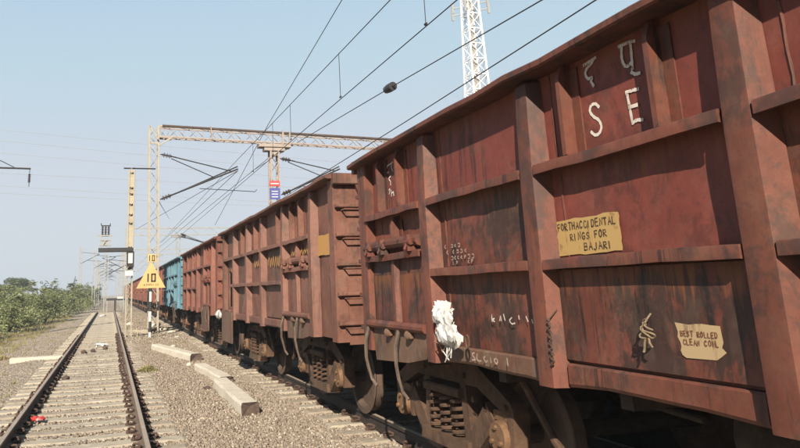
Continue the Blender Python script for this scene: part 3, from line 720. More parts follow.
# ---- lettering on the nearest wagon (world y,z -> local)
YA = 7.23-LEN
def lettering(strokes, x, wd, mat, name, label, parent=WA, y0=YA):
    m = MB()
    for i, s_ in enumerate(strokes): m.ribbon([(y-y0, z) for y, z in s_], x-TC-.0007*(i % 4), wd)
    o = m.build(name, mat, parent, smooth=False); o['label'] = label; return o
big = {
'da': [[(3.359, 2.962), (3.301, 2.968), (3.248, 2.975)], [(3.268, 2.97), (3.286, 2.953), (3.331, 2.935), (3.351, 2.905), (3.333, 2.87), (3.297, 2.865), (3.309, 2.847), (3.292, 2.812)]],
'pu': [[(3.05, 2.972), (2.995, 2.972), (2.926, 2.962)], [(3.028, 2.962), (3.036, 2.9), (3.024, 2.853), (2.994, 2.84), (2.965, 2.856)], [(2.955, 2.962), (2.961, 2.889), (2.967, 2.813)], [(2.978, 2.797), (2.95, 2.778), (2.919, 2.774)]],
'S': [[(3.271, 2.676), (3.298, 2.702), (3.336, 2.7), (3.351, 2.668), (3.325, 2.63), (3.285, 2.598), (3.27, 2.554), (3.294, 2.522), (3.331, 2.518), (3.363, 2.544)]],
'E': [[(3.035, 2.702), (3.028, 2.611), (3.022, 2.514)], [(3.04, 2.698), (2.992, 2.696), (2.946, 2.691)], [(3.032, 2.609), (2.969, 2.607)], [(3.021, 2.515), (2.985, 2.524), (2.944, 2.516)]]}
for k, lab in (('da', 'white brush-painted Devanagari letter da'), ('pu', 'white brush-painted Devanagari syllable pu'), ('S', 'white brush-painted letter S'), ('E', 'white brush-painted letter E')):
    lettering(big[k], 2.7555, .019, M['chalk'], 'painted_letter', lab)
lettering([[(6.567, 2.895), (6.463, 2.908), (6.376, 2.915)], [(6.531, 2.889), (6.571, 2.867), (6.547, 2.832), (6.495, 2.833)], [(6.413, 2.903), (6.412, 2.861), (6.382, 2.821)], [(6.445, 2.782), (6.498, 2.763), (6.46, 2.729), (6.458, 2.691)],
           [(6.582, 2.634), (6.574, 2.587)], [(6.515, 2.646), (6.485, 2.655), (6.496, 2.626), (6.514, 2.604)], [(6.452, 2.637), (6.453, 2.574)], [(6.399, 2.613), (6.39, 2.573)], [(6.399, 2.613), (6.442, 2.605)]], 2.7555, .015, M['chalk'], 'painted_marking', 'small white painted letters and number on the end panel')
lettering([[(4.638, 1.442), (4.639, 1.394)], [(4.604, 1.417), (4.63, 1.409), (4.604, 1.395)], [(4.531, 1.405), (4.516, 1.437), (4.51, 1.406)], [(4.471, 1.451), (4.458, 1.41)], [(4.371, 1.431), (4.401, 1.411), (4.378, 1.389), (4.337, 1.393)], [(4.281, 1.448), (4.278, 1.424)], [(4.19, 1.443), (4.173, 1.413)], [(4.126, 1.425), (4.117, 1.403)]], 2.728, .010, M['chalk'], 'chalk_marking', 'white chalk scribble low on the side')
lettering([[(4.825, 1.162), (4.86, 1.149), (4.837, 1.13), (4.814, 1.116), (4.867, 1.105)], [(4.784, 1.155), (4.79, 1.118), (4.759, 1.108), (4.731, 1.112)], [(4.668, 1.146), (4.690, 1.135), (4.663, 1.110), (4.639, 1.121)], [(4.593, 1.145), (4.587, 1.113)], [(4.52, 1.15), (4.545, 1.13), (4.52, 1.11), (4.50, 1.13), (4.52, 1.15)], [(4.373, 1.16), (4.367, 1.114)]], 2.663, .012, M['chalk2'], 'painted_marking', 'faint letters on the dusty sill')
rows = []
for r_, (z, a, b) in enumerate(((1.985, 5.33, 5.05), (1.935, 5.30, 4.98), (1.885, 5.22, 4.85), (1.845, 5.2, 4.82))):
    y = a
    while y > b:
        h = random.choice([.02, .028, .024]); k = random.randrange(4)
        if random.random() < .75: rows.append([[(y, z-h/2), (y, z+h/2), (y-.025, z+h/3), (y-.01, z)], [(y-.02, z+h/2), (y, z), (y-.02, z-h/2)], [(y, z+h/2), (y-.002, z-h/2)], [(y, z-h/2), (y-.025, z-h/2), (y-.028, z+h/2), (y-.002, z+h/2)]][k])
        y -= random.uniform(.05, .075)
lettering(rows, 2.738, .009, M['chalk2'], 'painted_marking', 'rows of faded pale lettering beside black stains')
# hand-painted capitals as single strokes (unit cell .6 x 1)
GL = {'A': [[(0, 0), (.28, 1), (.55, 0)], [(.1, .38), (.45, .38)]], 'B': [[(0, 0), (0, 1), (.4, .95), (.42, .6), (.02, .52), (.48, .42), (.46, .04), (0, 0)]], 'C': [[(.5, .85), (.28, 1), (.04, .75), (.03, .25), (.25, 0), (.5, .15)]],
      'D': [[(0, 0), (0, 1), (.35, .92), (.5, .5), (.35, .06), (0, 0)]], 'E': [[(.48, 1), (0, 1), (0, 0), (.5, 0)], [(0, .52), (.38, .52)]], 'F': [[(.48, 1), (0, 1), (0, 0)], [(0, .52), (.38, .52)]], 'G': [[(.5, .85), (.25, 1), (.03, .7), (.04, .22), (.28, 0), (.52, .15), (.52, .45), (.3, .45)]],
      'H': [[(0, 0), (0, 1)], [(.5, 0), (.5, 1)], [(0, .5), (.5, .5)]], 'I': [[(.1, 0), (.1, 1)]], 'J': [[(.4, 1), (.4, .2), (.22, 0), (.02, .18)]], 'L': [[(0, 1), (0, 0), (.45, 0)]], 'N': [[(0, 0), (0, 1), (.48, 0), (.48, 1)]],
      'O': [[(.27, 1), (.02, .72), (.03, .25), (.27, 0), (.5, .25), (.5, .72), (.27, 1)]], 'R': [[(0, 0), (0, 1), (.4, .95), (.44, .62), (.02, .5), (.5, 0)]], 'S': [[(.48, .88), (.25, 1), (.04, .78), (.25, .52), (.48, .28), (.25, 0), (.02, .14)]], 'T': [[(0, 1), (.55, 1)], [(.27, 1), (.27, 0)]], 'W': [[(0, 1), (.14, 0), (.3, .7), (.45, 0), (.6, 1)]], 'K': [[(0, 0), (0, 1)], [(.45, 1), (0, .45), (.48, 0)]], 'M': [[(0, 0), (.05, 1), (.3, .3), (.55, 1), (.6, 0)]], 'P': [[(0, 0), (0, 1), (.42, .95), (.44, .55), (.02, .48)]]}
def hand_text(txt, y_left, z_base, h, total, slope=0., seed=1):
    """strokes (y,z) on a wall facing -X; text runs towards -y"""
    rnd = random.Random(seed); adv = total/len(txt); out = []
    for i, ch in enumerate(txt):
        dz = rnd.uniform(-.06, .06)*h; hh = h*rnd.uniform(.9, 1.08); sk = rnd.uniform(-.06, .06)
        for st in GL.get(ch, []):
            out.append([(y_left-i*adv-(x+sk*z)*adv*1.25, z_base+slope*i*adv+dz+z*hh) for x, z in st])
    return out
def notice(poly, x, mat, parent, y0, name, label, lines=(), ink=None, wd=.008):
    m = MB(); n = len(poly); X = x-TC
    cy = sum(p[0] for p in poly)/n-y0; cz = sum(p[1] for p in poly)/n
    vs = [(X, p[0]-y0, p[1]) for p in poly]+[(X, cy, cz)]
    m.add(vs, [(i, (i+1) % n, n) for i in range(n)]); o = m.build(name, mat, parent, smooth=False); o['label'] = label
    for k, (t, yl, zb, h, tot) in enumerate(lines):
        m = MB()
        for i, st in enumerate(hand_text(t, yl, zb, h, tot, 0, k+3)): m.ribbon([(y-y0, z) for y, z in st], X-.0015-.0005*(i % 4), wd, False)
        m.build('notice_text', ink or M['ink'], o, smooth=False)
    return o
def rough_rect(ya, yb, za, zb, n=9, amp=.012, seed=1):
    r_ = random.Random(seed); P = []
    for a, b in (((ya, zb), (yb, zb)), ((yb, zb), (yb, za)), ((yb, za), (ya, za)), ((ya, za), (ya, zb))):
        for i in range(n):
            t = i/n; P.append((a[0]+(b[0]-a[0])*t+r_.uniform(-amp, amp), a[1]+(b[1]-a[1])*t+r_.uniform(-amp, amp)))
    return P
notice(rough_rect(3.79, 3.215, 1.83, 2.05, 9, .006, 4), 2.7525, M['notice'], WA, YA, 'painted_notice', 'worn yellow painted notice with black capitals',
       [('FORTHACCIDENTAL', 3.775, 1.985, .042, .54), ('RINGS FOR', 3.66, 1.918, .042, .34), ('BAJARI', 3.54, 1.85, .042, .26)], M['oldink'])
notice([(2.885, 1.455), (2.85, 1.452), (2.80, 1.447), (2.76, 1.452), (2.72, 1.454), (2.67, 1.45), (2.615, 1.448), (2.612, 1.40), (2.61, 1.375), (2.622, 1.35), (2.60, 1.33), (2.63, 1.31), (2.66, 1.292), (2.75, 1.29), (2.84, 1.288), (2.862, 1.30), (2.87, 1.32), (2.862, 1.34), (2.865, 1.36), (2.878, 1.385), (2.872, 1.41)], 2.722, M['paper'], WA, YA, 'paper_label', 'torn buff paper label with printed words',
       [('BEST ROLLED', 2.855, 1.392, .024, .225), ('CLEAN COIL', 2.845, 1.352, .026, .215)], M['redink'], .0055)
notice(rough_rect(9.10, 8.36, 2.10, 2.37, 6, .008, 9), 2.738, M['notice2'], WB, 8.10, 'painted_square', 'faded yellow square painted at the corner')
for a, b, z0, z1 in ((9.6, 10.6, 2.15, 2.30), (11.15, 12.2, 2.06, 2.26), (12.75, 13.6, 2.10, 2.24), (15.5, 16.3, 2.08, 2.2)):
    m = MB(); y = a
    while y < b-.1:
        w_ = random.uniform(.08, .16); m.ribbon([(y-8.10, z0+random.uniform(0, .04)), (y-8.10+w_*.4, z1-random.uniform(0, .05)), (y-8.10+w_, z0+random.uniform(0, .05))], 2.735-TC, .035); y += w_+.04
    m.build('painted_marking', M['notice2'], WB, smooth=False)

# ------------------------------------------------------------------ things hanging on the nearest wagon
def crumple(name, pts, r, mat, seed, n=14):
    """crumpled plastic: folded tube of varying section"""
    rnd = random.Random(seed); m = MB(); vs = []; k = len(pts)
    for i, (x, y, z, a, b) in enumerate(pts):
        for j in range(n):
            an = 2*pi*j/n; f = 1+.22*sin(an*5+.5*i)+.16*sin(an*9-i*1.1)+.13*rnd.uniform(-1, 1)
            vs.append((x+a*f*sin(an), y+b*f*cos(an), z+.016*rnd.uniform(-1, 1)))
    fs = [(i*n+j, i*n+(j+1) % n, (i+1)*n+(j+1) % n, (i+1)*n+j) for i in range(k-1) for j in range(n)]
    fs += [tuple(range(n))[::-1], tuple(range((k-1)*n, k*n))]
    m.add(vs, fs); return m
BP = [(2.60, 5.33, 1.135, .010, .06), (2.592, 5.30, 1.16, .026, .14), (2.575, 5.28, 1.20, .045, .18), (2.57, 5.29, 1.24, .05, .19), (2.575, 5.31, 1.28, .05, .165), (2.578, 5.34, 1.315, .05, .15), (2.585, 5.37, 1.34, .035, .125), (2.582, 5.38, 1.355, .045, .145), (2.58, 5.39, 1.39, .05, .16), (2.585, 5.41, 1.425, .045, .15), (2.60, 5.43, 1.455, .03, .14), (2.61, 5.44, 1.475, .015, .09)]
BP = [(x, 5.115+(y-5.36)*.85, 1.18+(z-1.135)*.93, a, b*.80) for x, y, z, a, b in BP]
m = crumple('plastic_bag', BP, .1, M['bag'], 5, 44)
for i in range(12):
    a = -.14+i*.025+random.uniform(-.015, .015); h = random.uniform(-.03, .04)
    a *= .8; m.add([(2.59, 5.12+a, 1.46), (2.575, 5.15+a, 1.465), (2.585+random.uniform(-.02, .02), 5.145+a*1.3, 1.515+h), (2.60, 5.12+a*1.25, 1.505+h)], [(0, 1, 2, 3)])
for i in range(5):
    y = 5.03+i*.025; m.tube([(2.585, y, 1.20), (2.575, y+.04*sin(i*2.1), 1.15), (2.58, y+.07*sin(i*1.1)+.02, 1.11-.02*(i % 3))], .005, 5)
for v in range(0): pass
bag = m.build('plastic_bag', M['bag']); tag(bag, 'torn white plastic bag tied to the side of the nearest wagon', 'plastic bag')
m = MB(); m.tube([(2.60, 5.26, 1.40), (2.575, 5.28, 1.30), (2.58, 5.24, 1.21), (2.59, 5.20, 1.14)], .006, 6)
m.tube([(2.59, 5.26, 1.25), (2.575, 5.31, 1.22), (2.57, 5.24, 1.21), (2.575, 5.1, 1.20)], .006, 6); m.build('bag_string', M['string'], bag)
m = MB(); K = []
for i in range(60):
    t = i/59*2*pi*2.3; K.append((2.655+.018*sin(t*1.7), 3.105+.035*sin(t*1.0)+.01*sin(t*3.3), 1.425+.055*cos(t*.72)-.01*sin(t*2)))
m.tube([(2.69, 3.10, 1.53), (2.665, 3.11, 1.49)]+K, .006, 6)
m.tube([(2.655, 3.11, 1.40), (2.65, 3.13, 1.33), (2.66, 3.15, 1.285), (2.655, 3.155, 1.26)], .0065, 6); m.tube([(2.655, 3.10, 1.39), (2.65, 3.09, 1.33), (2.66, 3.085, 1.30)], .006, 6)
m.v = [(x, 3.0+(y-3.10)*.85, 1.41+(z-1.41)*.72) for x, y, z in m.v]
tag(m.build('rope', M['ropeM']), 'knotted jute rope dangling on the nearest wagon beside the paper label', 'rope')
m = MB(); pts = [(2.628, 3.80+.012*sin(i*1.9), 1.44-i*.013) for i in range(22)]; 
for i in range(21):
    if i % 1 == 0: m.lathe([(-.004, .010), (.004, .010)], pts[i], 'x' if i % 2 else 'y', 6)
m.tube([(2.70, 3.80, 1.50)]+pts, .004, 5)
tag(m.build('chain', M['clip']), 'thin rusty chain hanging beside the second post of the nearest wagon', 'chain')
for y in (5.08, 4.86):
    pass
for y in (5.02, 4.84):
    m = MB().tube([(2.62-TC, y-YA+.028*cos(2*pi*i/12), 1.245+.045*sin(2*pi*i/12)) for i in range(13)], .008, 6); m.build('tie_ring', M['bogie'], WA)

m = crumple('white_cloth', [(2.66, 17.6, .98, .01, .05), (2.65, 17.6, 1.02, .05, .16), (2.64, 17.62, 1.09, .06, .20), (2.65, 17.66, 1.15, .05, .16), (2.67, 17.7, 1.20, .02, .07)], .1, M['bag'], 8, 20)
tag(m.build('white_cloth', M['bag']), 'small white cloth caught low at the gap behind the faded brown wagon', 'cloth')
# ------------------------------------------------------------------ overhead line structures
def lattice(m, p, q, w, d, n, leg=.05, br=.028, side=Vector((1, 0, 0)), dep=Vector((0, 1, 0))):
    """four-legged lattice member from p to q with zig-zag bracing"""
    p = Vector(p); q = Vector(q); c = [(-1, -1), (1, -1), (1, 1), (-1, 1)]
    P = lambda t, k: p.lerp(q, t)+side*(w/2*c[k][0])+dep*(d/2*c[k][1])
    for k in range(4): m.bar(P(0, k), P(1, k), leg)
    for i in range(n):
        for f, (a, b) in enumerate(((0, 1), (3, 2), (1, 2), (0, 3))):
            t0, t1 = i/n, (i+1)/n
            if (i+f) % 2: a, b = b, a
            m.bar(P(t0, a), P(t1, b), br, br*.5)
    return m
def cantilever(root_pt, tip, top_pt, steady, name='overhead_bracket', label='', ins=True):
    """bracket arm of the overhead line: tie, inclined tube, insulators, steady arm"""
    r = empty(name, root_pt); tag(r, label, 'bracket', 'overhead line brackets on the portal')
    R0 = Vector(root_pt); L_ = lambda p: Vector(p)-R0
    a = Vector(root_pt); b = Vector(tip); t = Vector(top_pt)
    m = MB().tube([L_(a.lerp(b, .10)), L_(b)], .045, 8); m.tube([L_(a.lerp(b, .12))+Vector((0, .12, .0)), L_(b)+Vector((0, .12, .16))], .038, 8); m.build('bracket_tube', M['black'], r)
    m = MB().tube([L_(t.lerp(b, .14)), L_(b.lerp(a, .08))], .03, 6); m.tube([L_(t.lerp(b, .14))+Vector((0, .1, -.1)), L_(b.lerp(a, .3))], .025, 6); m.build('tie_rod', M['black'], r)
    for s0, s1 in ((a, b), (t, b)):
        m = MB(); d = (s1-s0).normalized()
        for i in range(7):
            c = L_(s0+d*(.12+.075*i)); m.tube([c-d*.02, c, c+d*.02], .12 if i % 2 else .07, 10)
        m.tube([L_(s0), L_(s0+d*.85)], .03, 8); m.build('insulator', M['insul'], r)
    if steady:
        m = MB().tube([L_(p) for p in steady], .02, 6); m.build('steady_arm', M['black'], r)
    return r
GY = 36.
def portal(gy):
    r = empty('overhead_portal', (1.98, gy, -.3)); tag(r, 'nearest cream lattice overhead-line portal spanning both tracks', 'portal')
    O = Vector((1.98, gy, -.3)); L_ = lambda x, y, z: Vector((x, y, z))-O
    m = MB(); lattice(m, L_(2.11, gy, -.5), L_(1.98, gy, 9.35), .46, .46, 15, .085, .05); lattice(m, L_(1.98, gy, 9.35), L_(1.97, gy, 10.3), .46, .46, 2, .08, .05)
    m.bar(L_(1.76, gy-.2, 9.35), L_(2.22, gy-.2, 9.35), .08); m.bar(L_(1.76, gy-.24, 10.25), L_(2.25, gy-.24, 9.4), .06); m.build('mast', M['galv'], r)
    m = MB(); lattice(m, L_(2.2, gy, 10.0), L_(2.9, gy, 9.95), .62, .45, 2, .05, .03, Vector((0, 0, 1))); m.bar(L_(2.22, gy-.23, 9.2), L_(3.0, gy-.23, 9.75), .07); m.build('knee_brace', M['galv'], r)
    m = MB(); lattice(m, L_(2.2, gy, 10.0), L_(8.9, gy, 9.83), .55, .45, 13, .07, .045, Vector((0, 0, 1)))
    lattice(m, L_(8.9, gy, 9.83), L_(19, gy, 9.55), .52, .45, 18, .07, .045, Vector((0, 0, 1))); m.build('beam', M['galv2'], r)
    m = MB(); m.bar(L_(2.4, gy-.28, 10.30), L_(19, gy-.28, 9.86), .07, .09); m.build('beam_flange', M['broken'], r)
    m = MB(); m.bar(L_(4.95, gy-.26, 10.35), L_(5.05, gy-.26, 9.6), .16, .05); m.bar(L_(8.95, gy-.27, 10.25), L_(8.95, gy-.27, 9.45), .10); m.bar(L_(9.35, gy-.27, 10.2), L_(9.35, gy-.27, 9.45), .10); m.build('splice_plate', M['galv2'], r)
    m = MB(); m.cbox(*[7.6-O.x, 9.4-O.x], -.3, .3, 9.30+.3, 9.48+.3, 'x', .02); m.cbox(7.9-O.x, 9.05-O.x, -.26, .26, 9.10+.3, 9.27+.3, 'x', .02); m.build('mast_cap', M['galv2'], r)
    m = MB(); lattice(m, L_(8.47, gy, -.5), L_(8.47, gy, 9.1), .44, .5, 15, .085, .05); m.box(6.28, 6.70, -.22, .22, 9.15, 9.35)
    m.build('mast', M['galv2'], r)
    for nm, z, hh, mt in (('number_plate', 7.27, .30, 'red'), ('number_plate', 6.72, .62, 'blueP')):
        m = MB(); m.cbox(8.14-O.x, 8.72-O.x, -.30, -.27, z-hh/2+.3, z+hh/2+.3, 'x', .006); p = m.build(nm, M[mt], r); p['label'] = 'red plate' if mt == 'red' else 'blue plate'
        m = MB()
        if mt == 'red':
            m.box(8.2-O.x, 8.66-O.x, -.305, -.302, z-.03+.3, z+.03+.3)
        else:
            for i in range(3): m.box(8.25-O.x, 8.6-O.x, -.305, -.302, z-.2+.15*i+.3, z-.15+.15*i+.3)
        m.build('plate_print', M['white'], p)
    return r
portal(GY)
cantilever((2.36, GY, 6.40), (6.47, GY, 8.09), (2.34, GY, 8.80), [(4.4, GY, 7.0), (7.4, GY, 6.86), (7.5, GY, 6.98)], label='black overhead-line bracket with two insulators on the left portal mast')
cantilever((8.85, GY, 6.7), (12.3, GY, 8.2), (8.82, GY, 8.72), [(10., GY, 7.2), (12.4, GY, 7.0)], label='black overhead-line bracket on the middle portal mast, above the brown wagon')
m = MB(); m.tube([(2.6, GY-.2, 8.4), (6.0, GY-.2, 8.55)], .02, 6)

# mast with the isolator beside the near track
MY = 31.8
r = empty('signal_mast', (.81, MY, -.3)); tag(r, 'cream lattice mast with a black cross-arm beside the near track', 'mast')
m = MB(); lattice(m, (0.0, 0, -.1), (-.02, 0, 3.0), .24, .24, 7, .05, .028); m.build('mast_foot', M['mastY'], r)
m = MB(); m.prism([(-.16, -.12), (.13, -.12), (.13, .12), (-.16, .12)], 'z', 3.0, 3.02)
for sx in (-.14, .09): m.cbox(sx-.02, sx+.05, -.12, .12, 2.9, 7.45, 'z', .01)
z = 3.1
rr = random.Random(3)
while z < 7.4:
    h = rr.uniform(.16, .5) if 5. < z < 6.6 else rr.uniform(.7, 1.2); h = min(h, 7.3-z) if z < 7.2 else .1; m.box(-.11, .11, -.10, -.07, z, z+h); m.bar((-.10, -.085, z+h), (.10, -.085, z+h+.16), .05, .02); z += h+.10
m.box(-.10, .10, .07, .10, 3.0, 7.4)
m.build('mast_post', M['mastY'], r)
m = MB(); m.tube([(-.37, 0, 7.58), (1.05, 0, 7.58)], .035, 8); m.build('top_arm', M['black'], r)
m = MB(); m.cbox(-1.36, .12, -.26, -.13, 3.80, 3.97, 'x', .01); m.cbox(-1.36, .12, .13, .2, 3.80, 3.97, 'x', .01); m.build('cross_arm', M['black'], r)
m = MB(); m.box(-.12, .14, -.30, -.26, 3.15, 3.78)
for a in ((-.15, -.10), (.12, .17)): m.box(a[0], a[1], -.32, -.262, 3.10, 3.80)
f = m.build('lamp_frame', M['black'], r)
m = MB(); m.box(-.085, .105, -.335, -.322, 3.28, 3.72); m.build('lamp_panel', M['white'], f)
m = MB(); m.cbox(-.2, .14, -.31, -.28, 2.74, 2.95, 'x', .006); m.build('number_plate', M['white'], r)
r = empty('isolator_switch', (-.27, MY-.02, 3.67)); tag(r, 'grey isolator switch with three insulators on the mast cross-arm', 'isolator switch')
m = MB()
for sx in (-.20, .20):
    for sy in (-.12, .12): m.bar((sx*.9, sy, 0), (sx, sy, .55), .035)
for z in (.12, .34, .54): m.box(-.24, .24, -.14, .14, z-.015, z+.015)
for sx in (-1, 1): m.bar((-.18*sx, -.13, .02), (.18*sx, -.13, .52), .025)
m.box(-.12, .12, -.1, .1, .14, .36); m.bar((-.38, 0, .56), (.3, 0, .56), .05); m.build('frame', M['galv3'], r)
for i in range(3):
    m = MB(); x = -.13+.13*i
    for k in range(5): m.lathe([(-.03, .025), (-.02, .055), (.0, .06), (.015, .025)], (x, 0, .62+.075*k), 'z', 10)
    m.tube([(x, 0, .56), (x, 0, .98)], .022, 6); m.build('insulator', M['insul'], r)
m = MB(); m.bar((-.2, 0, .99), (.22, 0, .99), .05); m.tube([(-.18, 0, .99), (-.2, 0, 1.1)], .02, 6); m.tube([(.18, 0, .99), (.2, 0, 1.1)], .02, 6); m.build('contact_arm', M['black'], r)

# left-hand mast out of frame whose arm reaches in
r = empty('bracket_mast', (-6.6, 35, -.3)); tag(r, 'lattice mast left of the bushes with a black arm and hanging insulator', 'mast')
m = MB(); lattice(m, (0, 0, -.1), (0, 0, 9.2), .35, .35, 14, .06, .03); m.build('mast_post', M['galv'], r)
m = MB(); m.tube([(.0, 0, 8.08), (2.72, 0, 8.04)], .045, 8); m.tube([(0, 0, 9.1), (2.0, 0, 8.08)], .02, 6); m.build('arm', M['black'], r)
m = MB()
m.tube([(2.68, 0, 8.02), (2.68, 0, 7.16)], .016, 6)
for k in range(6): m.lathe([(-.03, .03), (-.01, .075), (.02, .05)], (2.68, 0, 7.40+.07*k), 'z', 10)
m.build('insulator', M['insul'], r)

# farther portals and masts
def far_portal(y, xl, xr, z, mids, th, label, mat='galv3', group=None):
    r = empty('overhead_portal', (xl, y, -.3)); tag(r, label, 'portal', group)
    m = MB(); lattice(m, (0, 0, 0), (0, 0, z+.3+th), .42, .42, 16, .07, .035); m.build('mast', M[mat], r)
    m = MB(); m.bar((0, -.2, z+.3), (xr-xl, -.2, z+.3), .10); m.bar((0, -.2, z+.3+th), (xr-xl, -.2, z+.3+th), .12)
    n = int((xr-xl)/1.1)
    for i in range(n):
        a, b = (0, th) if i % 2 else (th, 0)
        m.bar(((xr-xl)*i/n, -.2, z+.3+a), ((xr-xl)*(i+1)/n, -.2, z+.3+b), .05)
    m.build('beam', M[mat], r)
    for x in mids:
        m = MB(); lattice(m, (x-xl, 0, 0), (x-xl, 0, z+.3), .36, .36, 14, .07, .035); m.box(x-xl-.75, x-xl+.75, -.2, .2, z+.05, z+.3); m.build('mast', M[mat], r)
    m = MB(); m.tube([(xr-xl, 0, 0), (xr-xl, 0, z+.5)], .15, 8); m.build('mast', M[mat], r)
    return r
far_portal(76, 1.6, 16, 7.75, [7.0], .75, 'second overhead-line portal, its beams seen just left of the red wagon')
cantilever((7.2, 75.7, 7.6), (10.6, 75.7, 6.6), (7.2, 75.7, 7.9), None, label='far bracket on the T-shaped mast of the second portal')
far_portal(112, 1.7, 17, 7.6, [7.2], .8, 'third overhead-line portal, half hidden behind the yellow speed board')
def far_mast(x, y, h, sgn, label):
    r = empty('overhead_mast', (x, y, -.3)); tag(r, label, 'mast', 'receding overhead-line masts')
    m = MB(); lattice(m, (0, 0, 0), (0, 0, h), .34, .34, 14, .08, .04); m.build('mast_post', M['galv3'], r)
    m = MB(); m.tube([(0, 0, h-2.4), (sgn*2.7, 0, h-1.0)], .04, 6); m.tube([(0, 0, h-.7), (sgn*2.7, 0, h-1.0)], .03, 6); m.tube([(sgn*.9, 0, h-1.9), (sgn*3.0, 0, h-2.1)], .03, 6); m.build('bracket_arm', M['black'], r)
i = 0
LFM = 'far lattice overhead-line mast down the line'
for x, y, h, s_ in ((-.45, 79, 6.4, 1), (-2.1, 96, 7.8, 1), (1.6, 94, 7.6, -1), (-2.1, 128, 8, 1), (1.6, 132, 8, -1), (-2.3, 150, 8, 1), (-2.3, 176, 8, 1), (1.5, 172, 8, -1), (-2.3, 205, 8, 1), (1.5, 215, 8, -1), (-4.4, 110, 9, 1)):
    far_mast(x, y, h, s_, 'pale pole with brackets at the end of the empty track' if i == 0 else '%s in order of distance, %s of the line' % (LFM, ('left' if x < 0 else 'right')+' side') if 0 else 'far lattice mast on the %s of the line, %s by distance' % ('left' if x < 0 else 'right', ORD[sorted([96, 94, 128, 132, 150, 176, 172, 205, 215, 110]).index(y)])); i += 1
far_portal(150, -2.8, 16, 7.4, [], .8, 'distant portal spanning all tracks, nearer of two', group='distant portals'); far_portal(190, -2.8, 16, 7.4, [], .8, 'distant portal spanning all tracks, farther of two', group='distant portals')
r = empty('track_barrier', (.55, 77, -.25)); tag(r, 'low dark bar on a post closing the empty track', 'barrier')
m = MB(); m.cbox(-.1, .1, -.1, .1, 0, 1.25, 'z', .02); m.build('post', M['black'], r)
m = MB(); m.cbox(-.9, 1.2, -.12, -.05, 1.25, 1.5, 'x', .02); m.build('bar', M['black'], r)
m = MB(); m.box(.2, .8, -.13, -.125, 1.42, 1.62); m.build('plate', M['white'], r)

# ------------------------------------------------------------------ wires
def sagline(p, q, sag, n=28):
    p = Vector(p); q = Vector(q); return [p.lerp(q, i/n)-Vector((0, 0, sag*4*(i/n)*(1-i/n))) for i in range(n+1)]
def wire(pts, r, label, mat='wire', name='overhead_wire', group=None):
    o = MB().tube(pts, r, 6).build(name, M[mat]); tag(o, label, 'wire', group); return o
wire([(6.4, -25, 8.55)]+sagline((6.4, -24, 8.55), (6.4, GY, 8.55), .03)+[(6.4, 76, 8.4), (6.4, 190, 8.3)], .014, 'catenary wire above the train carrying the droppers')
wire([(6.4, -25, 7.2), (6.4, GY, 7.08), (6.4, 76, 7.0), (6.4, 190, 7.0)], .014, 'contact wire under the droppers')
m = MB()
for y in (-2., 5.6, 12.59, 18.4, 24.3, 30): m.tube([(6.4, y, 7.17), (6.4, y, 8.56)], .010, 5); m.lathe([(-.03, .03), (.03, .03)], (6.4, y, 7.18), 'y', 6); 
for y in (12.59, 24.3): 
    pass
dl = {12.59: 'single dropper hanging from the top edge of the photo onto the contact wire', 24.3: 'dropper crossing the sky left of the black splice weight'}
for y in (5.6, 12.59, 18.4, 24.3, 27.3, 31.5):
    m = MB().tube([(6.4, y, 7.17), (6.4, y, 8.54)], .010, 5); m.lathe([(-.04, .03), (.04, .03)], (6.4, y, 7.18), 'y', 6)
    tag(m.build('dropper', M['wire']), dl.get(y, 'thin dropper, %s' % {5.6: 'nearest the camera', 18.4: 'right of the black splice weight', 27.3: 'just left of the dropper beside the weight', 31.5: 'nearest the portal beam'}.get(y)), 'wire', 'droppers of the overhead line')
W4 = [(10, -8, 7.1), (10, 5, 7.9), (10, 13.4, 8.42), (10, 23, 9.01), (10, 36, 9.75), (10, 50, 10.4)]
wire(W4, .019, 'rising wire with the black splice weight in its middle')
r = empty('wire_weight', (10, 23, 9.01)); tag(r, 'black splice weight clamped on the rising wire', 'weight')
d = (Vector(W4[4])-Vector(W4[2])).normalized(); m = MB()
m.tube([-d*.42, -d*.34, -d*.3, d*.3, d*.34, d*.42], .05, 8); m.tube([-d*.30, -d*.27, d*.1, d*.13], .17, 12); m.build('body', M['black'], r)
m = MB().tube([d*.16, d*.19, d*.31, d*.34], .15, 12); m.build('clamp', M['insul'], r)
wire([(10, -8, 7.8), (10, 11.6, 7.62), (10, 22, 7.38), (10, 70, 6.6)], .018, 'lowest wire, vanishing behind the rim of the nearest wagon')
wire([(6.96, 10, 17.9), (7.2, 20, 12.35), (6.5, 36, 8.1)] if 0 else [(10, 20, 16.1), (10, 27.97, 14.76), (10, 44, 12.6), (10, 69, 8.17)], .020, 'steepest wire, crossing the portal beam from the top of the photo')
for k, (a, b) in enumerate((((2.3, 36, 6.3), (9.5, 120, 14.)), ((6.47, 36, 8.0), (5.2, 76, 7.0)), ((6.47, 36, 8.0), (2.5, 76, 8.4)), ((8.5, 36, 9.0), (5.2, 112, 7.0)))):
    wire([a, b], .018, 'slanting tension wire, %s' % ['rising right from the left portal mast', 'from the bracket tip down to the red wagon', 'steepest, from the bracket tip towards the speed board', 'from the middle portal mast to the far beams'][k], group='slanting wires behind the first portal')
for q, (z0, z1) in enumerate(((29.23, 27.26), (27.37, 25.3), (25.36, 23.52), (22.27, 21.26), (20.04, 18.58), (18.9, 17.71))):
    k = (z1-z0)/24.
    wire(sagline((-70, 120, z0-52*k), (90, 120, z1+84*k*.75), 1.0, 30), .03, 'faint grey power line across the sky, %s from the top of six' % ORD[q], 'fwire', 'power_line', 'far power lines across the sky')

